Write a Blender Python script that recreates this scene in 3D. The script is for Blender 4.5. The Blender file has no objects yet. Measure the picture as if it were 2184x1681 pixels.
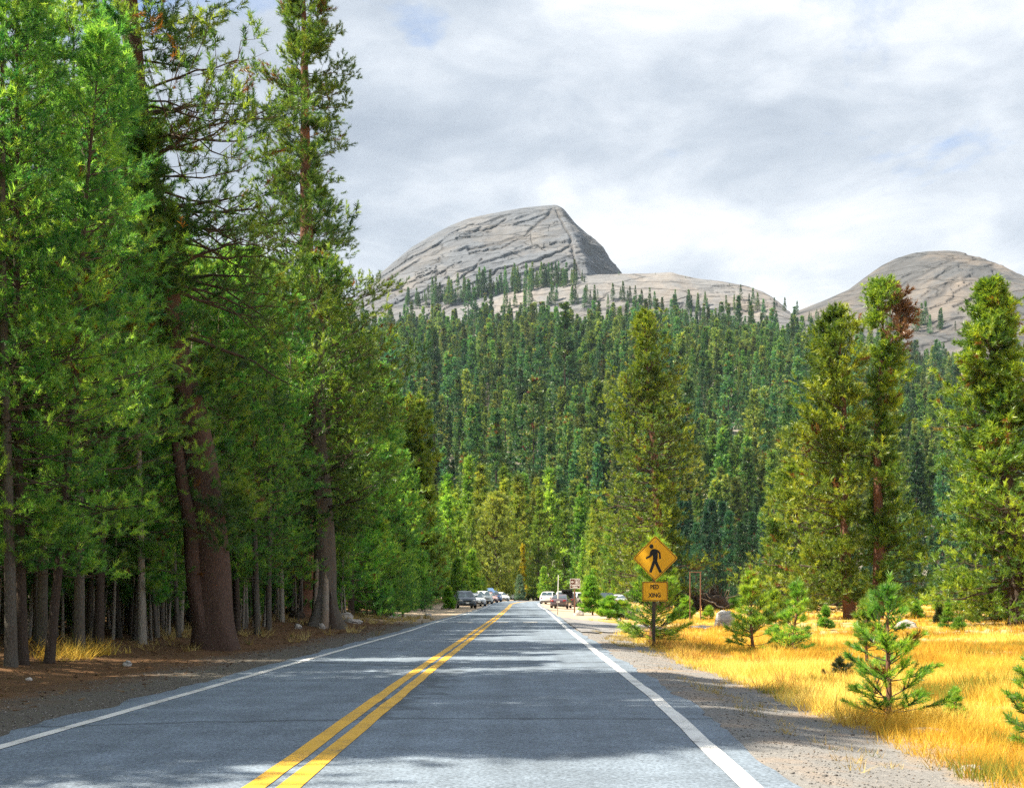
import bpy, bmesh, math, random
import numpy as np
from mathutils import Vector, Matrix, Euler

R = math.radians
scene = bpy.context.scene
COL = scene.collection
random.seed(11)
rng = np.random.default_rng(11)

# ------------------------------------------------------------------ camera, sky, sun, exposure
CAM_H = 1.15          # eye height in the car
FPX, HZ, CX = 2427.0, 1272.0, 1092.0     # focal length / horizon / centre in photo units (2184 wide)
cam = bpy.data.cameras.new('camera')
cam.lens = 40.0
cam.sensor_width = 36.0
cam.shift_y = (HZ - 840.5) / 2184.0
cam.clip_start = 0.1
cam.clip_end = 20000
camo = bpy.data.objects.new('camera', cam)
COL.objects.link(camo)
camo.location = (0, 0, CAM_H)
camo.rotation_euler = (R(90), 0, 0)
scene.camera = camo

SUN_ELEV, SUN_BACK = 54.0, 13.0            # sun on the left, a little behind the camera
sv = Vector((-math.cos(R(SUN_ELEV)) * math.cos(R(SUN_BACK)), -math.cos(R(SUN_ELEV)) * math.sin(R(SUN_BACK)), math.sin(R(SUN_ELEV))))
sun = bpy.data.lights.new('sun', 'SUN')
sun.energy = 5.0
sun.angle = R(0.5)
sun.color = (1.0, 0.89, 0.71)
suno = bpy.data.objects.new('sun', sun)
COL.objects.link(suno)
suno.rotation_euler = sv.to_track_quat('Z', 'Y').to_euler()

world = bpy.data.worlds.new('World')
scene.world = world
world.use_nodes = True
wn, wl = world.node_tree.nodes, world.node_tree.links
wn.clear()


def N(nodes, kind, **kw):
    n = nodes.new(kind)
    for k, v in kw.items():
        setattr(n, k, v)
    return n


def ramp(nodes, stops, interp='LINEAR'):
    n = nodes.new('ShaderNodeValToRGB')
    cr = n.color_ramp
    cr.interpolation = interp
    while len(cr.elements) > 1:
        cr.elements.remove(cr.elements[-1])
    cr.elements[0].position = stops[0][0]
    c = stops[0][1]
    cr.elements[0].color = (c, c, c, 1) if isinstance(c, (int, float)) else (*c, 1)
    for p, c in stops[1:]:
        e = cr.elements.new(p)
        e.color = (c, c, c, 1) if isinstance(c, (int, float)) else (*c, 1)
    return n


def mix(nodes, links, fac, a, b, blend='MIX'):
    n = nodes.new('ShaderNodeMix')
    n.data_type = 'RGBA'
    n.blend_type = blend
    for sock, v in ((n.inputs[0], fac), (n.inputs[6], a), (n.inputs[7], b)):
        if hasattr(v, 'is_linked') or hasattr(v, 'links'):
            links.new(v, sock)
        elif isinstance(v, (int, float)):
            sock.default_value = v
        else:
            sock.default_value = (*v, 1)
    return n.outputs[2]


def mth(nodes, links, op, a, b=None, c=None):
    n = nodes.new('ShaderNodeMath')
    n.operation = op
    for i, v in enumerate((a, b, c)):
        if v is None:
            continue
        if isinstance(v, (int, float)):
            n.inputs[i].default_value = v
        else:
            links.new(v, n.inputs[i])
    return n.outputs[0]


def noise(nodes, links, vec, scale, detail=4, rough=0.55, dist=0.0, lac=2.0):
    n = nodes.new('ShaderNodeTexNoise')
    n.inputs['Scale'].default_value = scale
    n.inputs['Detail'].default_value = detail
    n.inputs['Roughness'].default_value = rough
    n.inputs['Distortion'].default_value = dist
    n.inputs['Lacunarity'].default_value = lac
    if vec is not None:
        links.new(vec, n.inputs['Vector'])
    return n.outputs['Fac']


# sky: physical sky seen through broken cloud
tc = N(wn, 'ShaderNodeTexCoord')
nish = N(wn, 'ShaderNodeTexSky', sky_type='NISHITA', sun_disc=False)
nish.sun_elevation = R(SUN_ELEV)
nish.sun_rotation = math.atan2(sv.x, sv.y)
nish.altitude = 2600
nish.air_density = 1.0
nish.dust_density = 0.3
bg1 = N(wn, 'ShaderNodeBackground')
bg1.inputs[1].default_value = 0.11
wl.new(nish.outputs[0], bg1.inputs[0])
mp = N(wn, 'ShaderNodeMapping')
mp.inputs['Scale'].default_value = (1.0, 1.0, 2.4)
mp.inputs['Location'].default_value = (0.35, 0.2, 0.1)
wl.new(tc.outputs['Generated'], mp.inputs[0])
cl_big = noise(wn, wl, mp.outputs[0], 2.6, 7, 0.52, 0.25)
cl_fine = noise(wn, wl, mp.outputs[0], 7.0, 9, 0.6, 0.4)
cl_sum = mth(wn, wl, 'ADD', mth(wn, wl, 'MULTIPLY', cl_big, 0.66), mth(wn, wl, 'MULTIPLY', cl_fine, 0.34))
bri = ramp(wn, [(0.38, (0.40, 0.455, 0.54)), (0.46, (0.53, 0.585, 0.665)), (0.53, (0.70, 0.745, 0.81)), (0.585, (0.86, 0.885, 0.92)), (0.63, (0.98, 0.98, 0.98))])
wl.new(cl_sum, bri.inputs[0])
# coverage: gaps where a second noise runs low; a few gaps stand high over the road
mp2 = N(wn, 'ShaderNodeMapping')
mp2.inputs['Location'].default_value = (4.1, 1.7, 2.2)
mp2.inputs['Scale'].default_value = (1.0, 1.0, 2.0)
wl.new(tc.outputs['Generated'], mp2.inputs[0])
cov = noise(wn, wl, mp2.outputs[0], 4.2, 8, 0.6, 0.3)
cov_sum = cov
for d, rad, amt in (((-0.068, 0.893, 0.445), 0.040, 0.16), ((0.010, 0.880, 0.475), 0.03, 0.17), ((-0.33, 0.82, 0.46), 0.14, 0.22)):
    vd = N(wn, 'ShaderNodeVectorMath', operation='DISTANCE')
    wl.new(tc.outputs['Generated'], vd.inputs[0])
    vd.inputs[1].default_value = Vector(d).normalized()
    mr = N(wn, 'ShaderNodeMapRange', interpolation_type='SMOOTHSTEP')
    mr.inputs['From Min'].default_value = rad
    mr.inputs['From Max'].default_value = 0.0
    mr.inputs['To Min'].default_value = 0.0
    mr.inputs['To Max'].default_value = amt
    wl.new(vd.outputs['Value'], mr.inputs['Value'])
    cov_sum = mth(wn, wl, 'SUBTRACT', cov_sum, mr.outputs[0])
covr = ramp(wn, [(0.22, 0.0), (0.38, 1.0)])
wl.new(cov_sum, covr.inputs[0])
bg2 = N(wn, 'ShaderNodeBackground')
bg2.inputs[1].default_value = 0.47
wl.new(bri.outputs[0], bg2.inputs[0])
msh = N(wn, 'ShaderNodeMixShader')
wl.new(covr.outputs[0], msh.inputs[0])
wl.new(bg1.outputs[0], msh.inputs[1])
wl.new(bg2.outputs[0], msh.inputs[2])
wo = N(wn, 'ShaderNodeOutputWorld')
wl.new(msh.outputs[0], wo.inputs[0])

scene.view_settings.view_transform = 'Standard'
scene.view_settings.look = 'None'
scene.view_settings.exposure = 1.38
scene.view_settings.gamma = 1.0
scene.view_settings.use_curve_mapping = False
scene.render.film_transparent = False
cy = scene.cycles
cy.max_bounces = 6
cy.diffuse_bounces = 3
cy.glossy_bounces = 2
cy.transmission_bounces = 4
cy.transparent_max_bounces = 6
cy.volume_bounces = 0
cy.caustics_reflective = False
cy.caustics_refractive = False
cy.sample_clamp_indirect = 4.0
cy.use_denoising = False


# ------------------------------------------------------------------ small numpy noise
def _hash(ix, iy, s):
    h = (ix.astype(np.int64) * 374761393 + iy.astype(np.int64) * 668265263 + s * 974634777) & 0xFFFFFFFF
    h = ((h ^ (h >> 13)) * 1274126177) & 0xFFFFFFFF
    return ((h ^ (h >> 16)) & 0xFFFFFF) / float(0xFFFFFF)


def vnoise(x, y, s=0):
    x = np.asarray(x, float); y = np.asarray(y, float)
    ix, iy = np.floor(x), np.floor(y)
    fx, fy = x - ix, y - iy
    fx = fx * fx * fx * (fx * (fx * 6 - 15) + 10); fy = fy * fy * fy * (fy * (fy * 6 - 15) + 10)
    a = _hash(ix, iy, s); b = _hash(ix + 1, iy, s); c = _hash(ix, iy + 1, s); d = _hash(ix + 1, iy + 1, s)
    return (a + (b - a) * fx) * (1 - fy) + (c + (d - c) * fx) * fy


def fbm(x, y, o=5, s=0, g=0.5):
    t, a, n = 0.0, 1.0, 0.0
    for k in range(o):
        t = t + a * (vnoise(x * 2 ** k + 17.3 * k, y * 2 ** k - 9.1 * k, s + k) - 0.5)
        n += a
        a *= g
    return t / n * 2


def sstep(a, b, x):
    t = np.clip((np.asarray(x, float) - a) / (b - a), 0, 1)
    return t * t * (3 - 2 * t)


# ------------------------------------------------------------------ road plan and terrain
YL = np.array([-60, 0, 8.64, 14.9, 38.2, 47.3, 83.0, 118, 152, 166, 180, 200, 240, 300])
XL = np.array([-4.1, -3.98, -3.89, -3.80, -3.40, -3.42, -2.90, -2.75, -2.55, -1.9, -0.7, 2.2, 12, 36])
YC = np.array([-60, 0, 6.8, 16.6, 38.2, 60, 99.7, 143, 160, 175, 190, 210, 240, 300])
XC = np.array([-1.7, -1.5, -1.44, -1.38, -1.12, -0.85, -0.50, -0.13, 0.85, 2.35, 4.6, 8.4, 16, 41])
YR = np.array([-60, 0, 6.8, 12.8, 23.6, 38.2, 99.7, 132, 147, 165, 180, 200, 240, 300])
XR = np.array([1.2, 1.36, 1.43, 1.62, 1.74, 1.92, 2.95, 3.1, 3.4, 4.7, 6.5, 9.6, 20, 46])
lx = lambda y: np.interp(y, YL, XL)
cxr = lambda y: np.interp(y, YC, XC)
rx = lambda y: np.interp(y, YR, XR)


def zroad(y):
    y = np.asarray(y, float)
    return 0.42 * sstep(108, 185, y) - 1.6 * sstep(195, 300, y)


def zg(x, y):
    """height of the near ground (no hill)"""
    x = np.asarray(x, float); y = np.asarray(y, float)
    dl = lx(y) - x            # >0 left of the road
    dr = x - rx(y)            # >0 right of the road
    z = zroad(y)
    z = z + 0.32 * sstep(2.2, 7.0, dl) + 0.5 * sstep(8, 40, dl)
    z = z + 0.35 * np.exp(-((y - 46) / 7.0) ** 2) * sstep(1.5, 5.0, dl)
    z = z - 0.10 * sstep(0.4, 1.6, dr) - 0.08 * sstep(1.8, 3.0, dr) + 0.12 * sstep(6, 16, dr) - 0.9 * sstep(120, 200, y) * sstep(6, 20, dr)
    away = sstep(0.5, 3.0, np.maximum(dl, dr))
    z = z + away * (0.10 * fbm(x * 0.35, y * 0.35, 4, 3) + 0.03 * fbm(x * 1.7, y * 1.7, 3, 5))
    return z


HY = np.array([240, 300, 345, 440, 620, 830, 1150, 1320, 1500, 1800])
HZT = np.array([-6, 0, 13, 45, 101, 166, 262, 292, 280, 200])
AX = np.array([-0.6, -0.12, 0.065, 0.23, 0.29, 0.333, 0.45, 0.8])
AF = np.array([0.80, 1.0, 1.0, 0.985, 0.93, 0.875, 0.85, 0.8])


def zh(x, y):
    """height of the wooded hill"""
    x = np.asarray(x, float); y = np.asarray(y, float)
    z = np.interp(y, HY, HZT) * np.interp(x / np.maximum(y, 1), AX, AF)
    up = sstep(330, 700, y)
    z = z + up * (16 * fbm(x / 150, y / 150, 4, 21) + 5 * fbm(x / 40, y / 40, 3, 25)) + sstep(300, 380, y) * 3 * fbm(x / 60, y / 60, 3, 29)
    return z


def ztop(x, y):
    return np.where(np.asarray(y) > 285, np.maximum(zg(x, y), zh(x, y)), zg(x, y))


def G(px, py):
    """photo point on the near ground -> world x, y, z"""
    z = 0.0
    for _ in range(12):
        y = FPX * (CAM_H - z) / max(py - HZ, 2.0)
        x = (px - CX) / FPX * y
        z = 0.5 * z + 0.5 * float(zg(x, y))
    return x, y, float(zg(x, y))


def W(px, py, y):
    """photo point at a given distance -> world x, z"""
    return (px - CX) / FPX * y, CAM_H + (HZ - py) / FPX * y


# ------------------------------------------------------------------ object helpers
def np_mesh(name, V, F, mats=(), tint=None, smooth=False, attrs=None):
    V = np.ascontiguousarray(V, dtype=np.float32).reshape(-1, 3)
    F = np.ascontiguousarray(F, dtype=np.int32)
    n, k = F.shape
    me = bpy.data.meshes.new(name)
    me.vertices.add(len(V))
    me.vertices.foreach_set('co', V.ravel())
    me.loops.add(n * k)
    me.loops.foreach_set('vertex_index', F.ravel())
    me.polygons.add(n)
    me.polygons.foreach_set('loop_start', np.arange(0, n * k, k, dtype=np.int32))
    if smooth:
        me.polygons.foreach_set('use_smooth', np.ones(n, dtype=bool))
    me.update(calc_edges=True)
    allattr = dict(attrs or {})
    if tint is not None:
        allattr['tint'] = tint
    for an, av in allattr.items():
        a = me.attributes.new(an, 'FLOAT', 'POINT')
        a.data.foreach_set('value', np.ascontiguousarray(av, dtype=np.float32).ravel())
    for m in mats:
        me.materials.append(m)
    return me


def obj(name, me, parent=None, loc=None, rot=None):
    o = bpy.data.objects.new(name, me)
    COL.objects.link(o)
    if parent is not None:
        o.parent = parent
    if loc is not None:
        o.location = loc
    if rot is not None:
        o.rotation_euler = rot
    return o


def tag(o, label=None, cat=None, group=None, kind=None):
    if label: o['label'] = label
    if cat: o['category'] = cat
    if group: o['group'] = group
    if kind: o['kind'] = kind
    return o


def thing(name, label, cat, loc=(0, 0, 0), rz=0.0, group=None):
    o = bpy.data.objects.new(name, None)
    COL.objects.link(o)
    o.empty_display_size = 0.2
    o.location = loc
    o.rotation_euler = (0, 0, rz)
    return tag(o, label, cat, group)


def copy_tree(src, loc, rz=0.0, s=1.0, label=None, group=None):
    r = src.copy()
    COL.objects.link(r)
    r.location = loc
    r.rotation_euler = (0, 0, rz)
    r.scale = (s, s, s) if isinstance(s, (int, float)) else s
    if label: r['label'] = label
    if group: r['group'] = group
    for ch in KIDS.get(src.name, ()):
        c = ch.copy()
        COL.objects.link(c)
        c.parent = r
    return r


KIDS = {}


def bm_mesh(name, bm, mats=(), smooth=False):
    me = bpy.data.meshes.new(name)
    bm.normal_update()
    bm.to_mesh(me)
    bm.free()
    for m in mats:
        me.materials.append(m)
    if smooth:
        for p in me.polygons:
            p.use_smooth = True
    return me


def add_box(bm, c, s, rot=None, bevel=0.0):
    M = Matrix.Translation(c)
    if rot is not None:
        M = M @ Euler(rot).to_matrix().to_4x4()
    M = M @ Matrix.Diagonal((s[0], s[1], s[2], 1))
    r = bmesh.ops.create_cube(bm, size=1.0, matrix=M)
    if bevel:
        es = list({e for v in r['verts'] for e in v.link_edges})
        bmesh.ops.bevel(bm, geom=es, offset=bevel, segments=2, affect='EDGES', profile=0.5)


def add_cyl(bm, a, b, r1, r2=None, n=10, caps=True):
    a, b = Vector(a), Vector(b)
    d = b - a
    M = Matrix.Translation((a + b) / 2) @ d.to_track_quat('Z', 'Y').to_matrix().to_4x4()
    bmesh.ops.create_cone(bm, cap_ends=caps, segments=n, radius1=r1, radius2=r1 if r2 is None else r2, depth=d.length, matrix=M)


def add_poly(bm, pts, y0, y1):
    """polygon in the xz plane, extruded from y0 (front) to y1"""
    f = [bm.verts.new((p[0], y0, p[1])) for p in pts]
    b = [bm.verts.new((p[0], y1, p[1])) for p in pts]
    bm.faces.new(f)
    bm.faces.new(b[::-1])
    n = len(pts)
    for i in range(n):
        bm.faces.new((f[i], b[i], b[(i + 1) % n], f[(i + 1) % n]))


# ------------------------------------------------------------------ materials
def new_mat(name):
    m = bpy.data.materials.new(name)
    m.use_nodes = True
    n, l = m.node_tree.nodes, m.node_tree.links
    n.clear()
    out = n.new('ShaderNodeOutputMaterial')
    return m, n, l, out


def plain(name, col, rough=0.6, metal=0.0, spec=0.4, var=0.0, vscale=8.0, coat=0.0, bump=0.0):
    m, n, l, out = new_mat(name)
    b = n.new('ShaderNodeBsdfPrincipled')
    b.inputs['Base Color'].default_value = (*col, 1)
    b.inputs['Roughness'].default_value = rough
    b.inputs['Metallic'].default_value = metal
    b.inputs['Specular IOR Level'].default_value = spec
    b.inputs['Coat Weight'].default_value = coat
    if var or bump:
        t = n.new('ShaderNodeTexCoord')
        f = noise(n, l, t.outputs['Object'], vscale, 6, 0.6)
        if var:
            c = mix(n, l, f, tuple(x * (1 - var) for x in col), tuple(min(1, x * (1 + var)) for x in col))
            l.new(c, b.inputs['Base Color'])
        if bump:
            bp = n.new('ShaderNodeBump')
            bp.inputs['Strength'].default_value = bump
            bp.inputs['Distance'].default_value = 0.02
            l.new(f, bp.inputs['Height'])
            l.new(bp.outputs[0], b.inputs['Normal'])
    l.new(b.outputs[0], out.inputs[0])
    return m


def foliage(name, dark, mid, bright, transl=0.45, rand=0.25, brown=0.02, tscale=1.0, warm=(0.16, 0.075, 0.02)):
    """needle material: leaf age tint per shoot, small differences from tree to tree, light through the needles"""
    m, n, l, out = new_mat(name)
    at = N(n, 'ShaderNodeAttribute', attribute_name='tint')
    oi = n.new('ShaderNodeObjectInfo')
    rp = ramp(n, [(0.0, dark), (0.5, mid), (0.955 - brown, bright), (0.985 - brown, bright), (1.0 - brown * 0.5, warm)])
    l.new(at.outputs['Fac'], rp.inputs[0])
    hs = n.new('ShaderNodeHueSaturation')
    l.new(rp.outputs[0], hs.inputs['Color'])
    mr = n.new('ShaderNodeMapRange')
    mr.inputs['To Min'].default_value = 1 - rand
    mr.inputs['To Max'].default_value = 1 + rand
    l.new(oi.outputs['Random'], mr.inputs['Value'])
    l.new(mr.outputs[0], hs.inputs['Value'])
    mr2 = n.new('ShaderNodeMapRange')
    mr2.inputs['To Min'].default_value = 0.5 - rand * 0.09
    mr2.inputs['To Max'].default_value = 0.5 + rand * 0.09
    rr = mth(n, l, 'FRACT', mth(n, l, 'MULTIPLY', oi.outputs['Random'], 17.31))
    l.new(rr, mr2.inputs['Value'])
    l.new(mr2.outputs[0], hs.inputs['Hue'])
    d = n.new('ShaderNodeBsdfDiffuse')
    t = n.new('ShaderNodeBsdfTranslucent')
    l.new(hs.outputs[0], d.inputs[0])
    g = n.new('ShaderNodeGamma')
    tcx = mix(n, l, 1.0, hs.outputs[0], (1.9, 1.7, 0.75), 'MULTIPLY')
    l.new(tcx, t.inputs[0])
    ms = n.new('ShaderNodeMixShader')
    ms.inputs[0].default_value = transl
    l.new(d.outputs[0], ms.inputs[1])
    l.new(t.outputs[0], ms.inputs[2])
    gl = n.new('ShaderNodeBsdfGlossy')
    gl.inputs['Roughness'].default_value = 0.45
    gl.inputs['Color'].default_value = (1, 1, 1, 1)
    ms2 = n.new('ShaderNodeMixShader')
    ms2.inputs[0].default_value = 0.035
    l.new(ms.outputs[0], ms2.inputs[1])
    l.new(gl.outputs[0], ms2.inputs[2])
    l.new(ms2.outputs[0], out.inputs[0])
    return m


def bark(name, c1, c2, c3, scale=1.0, bump=0.6):
    m, n, l, out = new_mat(name)
    t = n.new('ShaderNodeTexCoord')
    mpn = n.new('ShaderNodeMapping')
    mpn.inputs['Scale'].default_value = (scale, scale, scale * 0.20)
    l.new(t.outputs['Object'], mpn.inputs[0])
    f1 = noise(n, l, mpn.outputs[0], 14, 7, 0.65, 0.6)
    f2 = noise(n, l, t.outputs['Object'], 1.3, 4, 0.6)
    vo = N(n, 'ShaderNodeTexVoronoi', feature='DISTANCE_TO_EDGE')
    vo.inputs['Scale'].default_value = 34
    l.new(mpn.outputs[0], vo.inputs['Vector'])
    a = mix(n, l, f1, c1, c2)
    rp = ramp(n, [(0.42, 0.0), (0.62, 0.8)])
    l.new(f2, rp.inputs[0])
    a = mix(n, l, rp.outputs[0], a, c3)
    cr = ramp(n, [(0.0, 0.62), (0.16, 1.0)])
    l.new(vo.outputs['Distance'], cr.inputs[0])
    a = mix(n, l, 1.0, a, cr.outputs[0], 'MULTIPLY')
    b = n.new('ShaderNodeBsdfPrincipled')
    l.new(a, b.inputs['Base Color'])
    b.inputs['Roughness'].default_value = 0.9
    b.inputs['Specular IOR Level'].default_value = 0.15
    h = mth(n, l, 'ADD', f1, mth(n, l, 'MULTIPLY', cr.outputs[0], 0.6))
    bp = n.new('ShaderNodeBump')
    bp.inputs['Strength'].default_value = bump
    bp.inputs['Distance'].default_value = 0.03
    l.new(h, bp.inputs['Height'])
    l.new(bp.outputs[0], b.inputs['Normal'])
    l.new(b.outputs[0], out.inputs[0])
    return m


M_leaf_near = foliage('needles_lodgepole', (0.022, 0.115, 0.050), (0.105, 0.285, 0.07), (0.28, 0.45, 0.09), 0.66, 0.22, 0.008)
M_leaf_old = foliage('needles_old_pine', (0.024, 0.080, 0.030), (0.075, 0.175, 0.04), (0.21, 0.32, 0.055), 0.55, 0.1, 0.008)
M_leaf_meadow = foliage('needles_meadow_pine', (0.030, 0.085, 0.016), (0.125, 0.215, 0.028), (0.33, 0.42, 0.045), 0.42, 0.12, 0.004)
M_leaf_mid = foliage('needles_valley_fir', (0.055, 0.14, 0.028), (0.19, 0.32, 0.05), (0.38, 0.50, 0.08), 0.45, 0.30, 0.0)
M_leaf_wide = foliage('needles_spreading_pine', (0.08, 0.14, 0.03), (0.21, 0.30, 0.06), (0.38, 0.46, 0.09), 0.45, 0.1, 0.0)
M_leaf_hill = foliage('needles_hill_fir', (0.016, 0.080, 0.050), (0.060, 0.165, 0.066), (0.20, 0.31, 0.08), 0.34, 0.60, 0.0)
M_leaf_hill2 = foliage('needles_hill_pine', (0.03, 0.10, 0.03), (0.11, 0.21, 0.05), (0.28, 0.37, 0.08), 0.36, 0.45, 0.0)
M_leaf_back_shade = foliage('needles_fir_shade_tone', (0.010, 0.055, 0.042), (0.026, 0.105, 0.062), (0.07, 0.18, 0.08), 0.35, 0.35, 0.0)  # darkened needle colour stands in for the shade on the back trees
M_leaf_grey = foliage('needles_dead_fir', (0.20, 0.17, 0.17), (0.27, 0.23, 0.23), (0.33, 0.28, 0.27), 0.1, 0.15, 0.0)
M_leaf_brown = foliage('needles_browned', (0.10, 0.06, 0.035), (0.15, 0.088, 0.05), (0.20, 0.12, 0.065), 0.25, 0.1, 0.0)
M_leaf_young = foliage('needles_young_pine', (0.05, 0.16, 0.035), (0.17, 0.35, 0.055), (0.36, 0.51, 0.08), 0.55, 0.14, 0.012)
M_leaf_dark = foliage('needles_dark_young_pine', (0.022, 0.04, 0.02), (0.035, 0.06, 0.025), (0.06, 0.08, 0.03), 0.2, 0.1, 0.0)
M_leaf_blue = foliage('needles_bluish_young_fir', (0.06, 0.13, 0.09), (0.11, 0.20, 0.13), (0.17, 0.27, 0.17), 0.3, 0.1, 0.0)
M_leaf_yellow = foliage('needles_yellowed', (0.26, 0.24, 0.02), (0.42, 0.38, 0.03), (0.58, 0.52, 0.05), 0.4, 0.1, 0.0)
M_bark_grey = bark('bark_lodgepole', (0.065, 0.06, 0.052), (0.20, 0.185, 0.16), (0.13, 0.10, 0.075))
M_bark_pale = bark('bark_pale', (0.22, 0.205, 0.175), (0.48, 0.45, 0.395), (0.36, 0.30, 0.24))
M_bark_dark = bark('bark_dark', (0.04, 0.032, 0.027), (0.115, 0.088, 0.072), (0.085, 0.062, 0.048))
M_bark_red = bark('bark_reddish', (0.13, 0.065, 0.045), (0.30, 0.16, 0.11), (0.24, 0.12, 0.08))
M_bark_lean = bark('bark_leaning', (0.050, 0.034, 0.028), (0.165, 0.105, 0.082), (0.10, 0.062, 0.048))
M_bark_silver = bark('bark_silver_dead', (0.24, 0.20, 0.165), (0.46, 0.40, 0.34), (0.34, 0.25, 0.18), 0.8)
M_twig = plain('twig_bark', (0.09, 0.07, 0.058), 0.9, spec=0.1)
M_twig_pale = plain('twig_bark_pale', (0.33, 0.28, 0.235), 0.9, spec=0.1)

# ------------------------------------------------------------------ tree building in numpy
def unit(v):
    return v / np.maximum(np.linalg.norm(v, axis=-1, keepdims=True), 1e-9)


def perp(d):
    a = np.where(np.abs(d[..., 2:3]) < 0.9, np.array([0, 0, 1.0]), np.array([1.0, 0, 0]))
    u = unit(np.cross(a, d))
    return u, np.cross(d, u)


def tubes(P, Rr, k=4):
    """P (n,m,3) polylines, Rr (n,m) radii -> V, F quads"""
    n, m, _ = P.shape
    T = np.gradient(P, axis=1)
    u, v = perp(unit(T))
    a = np.arange(k) / k * 2 * math.pi
    ring = P[:, :, None, :] + Rr[:, :, None, None] * (np.cos(a)[None, None, :, None] * u[:, :, None, :] + np.sin(a)[None, None, :, None] * v[:, :, None, :])
    V = ring.reshape(-1, 3)
    i = np.arange(n)[:, None, None] * m * k
    j = np.arange(m - 1)[None, :, None] * k
    s = np.arange(k)[None, None, :]
    s2 = (s + 1) % k
    F = np.stack([i + j + s, i + j + s2, i + j + k + s2, i + j + k + s], -1).reshape(-1, 4)
    return V, F


def tufts(P, D, al, bl, w, k, g, lo=25, hi=75, tip=0.3):
    """k needle blades (triangles) round each shoot; returns V, F, index of shoot per vertex"""
    n = len(P)
    D = unit(D)
    u, v = perp(D)
    al = np.broadcast_to(np.asarray(al, float), (n,))
    q = g.random((n, k))
    ph = g.random((n, k)) * 2 * math.pi
    an = np.radians(lo + (hi - lo) * g.random((n, k))) * (1 - tip * q)
    rad = np.cos(ph)[..., None] * u[:, None, :] + np.sin(ph)[..., None] * v[:, None, :]
    bd = np.cos(an)[..., None] * D[:, None, :] + np.sin(an)[..., None] * rad
    base = P[:, None, :] + D[:, None, :] * (q * al[:, None])[..., None]
    side = unit(np.cross(bd, g.normal(size=(n, k, 3))))
    ln = bl * (0.7 + 0.6 * g.random((n, k, 1)))
    ww = w * (0.7 + 0.6 * g.random((n, k, 1))) * 0.5
    a = base - side * ww
    b = base + side * ww
    c = base + bd * ln
    V = np.stack([a, b, c], 2).reshape(-1, 3)
    F = np.arange(n * k * 3, dtype=np.int32).reshape(-1, 3)
    idx = np.repeat(np.arange(n), k * 3)
    return V, F, idx


def trunk_mesh(name, zs, path, rad, mat, sides=12, flare=0.0, seed=0, lump=0.05):
    """trunk along path(z)->(x,y); rad(z)"""
    zs = np.asarray(zs, float)
    a = np.arange(sides) / sides * 2 * math.pi
    ring = []
    for z in zs:
        x, y = path(z)
        r = rad(z)
        lob = 1 + lump * (vnoise(np.cos(a) * 1.7 + 9, np.sin(a) * 1.7 + z * 0.8, seed) - 0.5) * 2
        fl = 1 + flare * math.exp(-max(z, 0) / 0.35) * (0.6 + 0.9 * np.maximum(0, np.sin(a * 3 + seed)) ** 2)
        rr = r * lob * fl
        ring.append(np.stack([x + rr * np.cos(a), y + rr * np.sin(a), np.full(sides, z)], -1))
    V = np.concatenate(ring)
    n = len(zs)
    F = []
    for j in range(n - 1):
        for s in range(sides):
            s2 = (s + 1) % sides
            F.append((j * sides + s, j * sides + s2, (j + 1) * sides + s2, (j + 1) * sides + s))
    return np_mesh(name, V, F, [mat], smooth=True)


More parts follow.
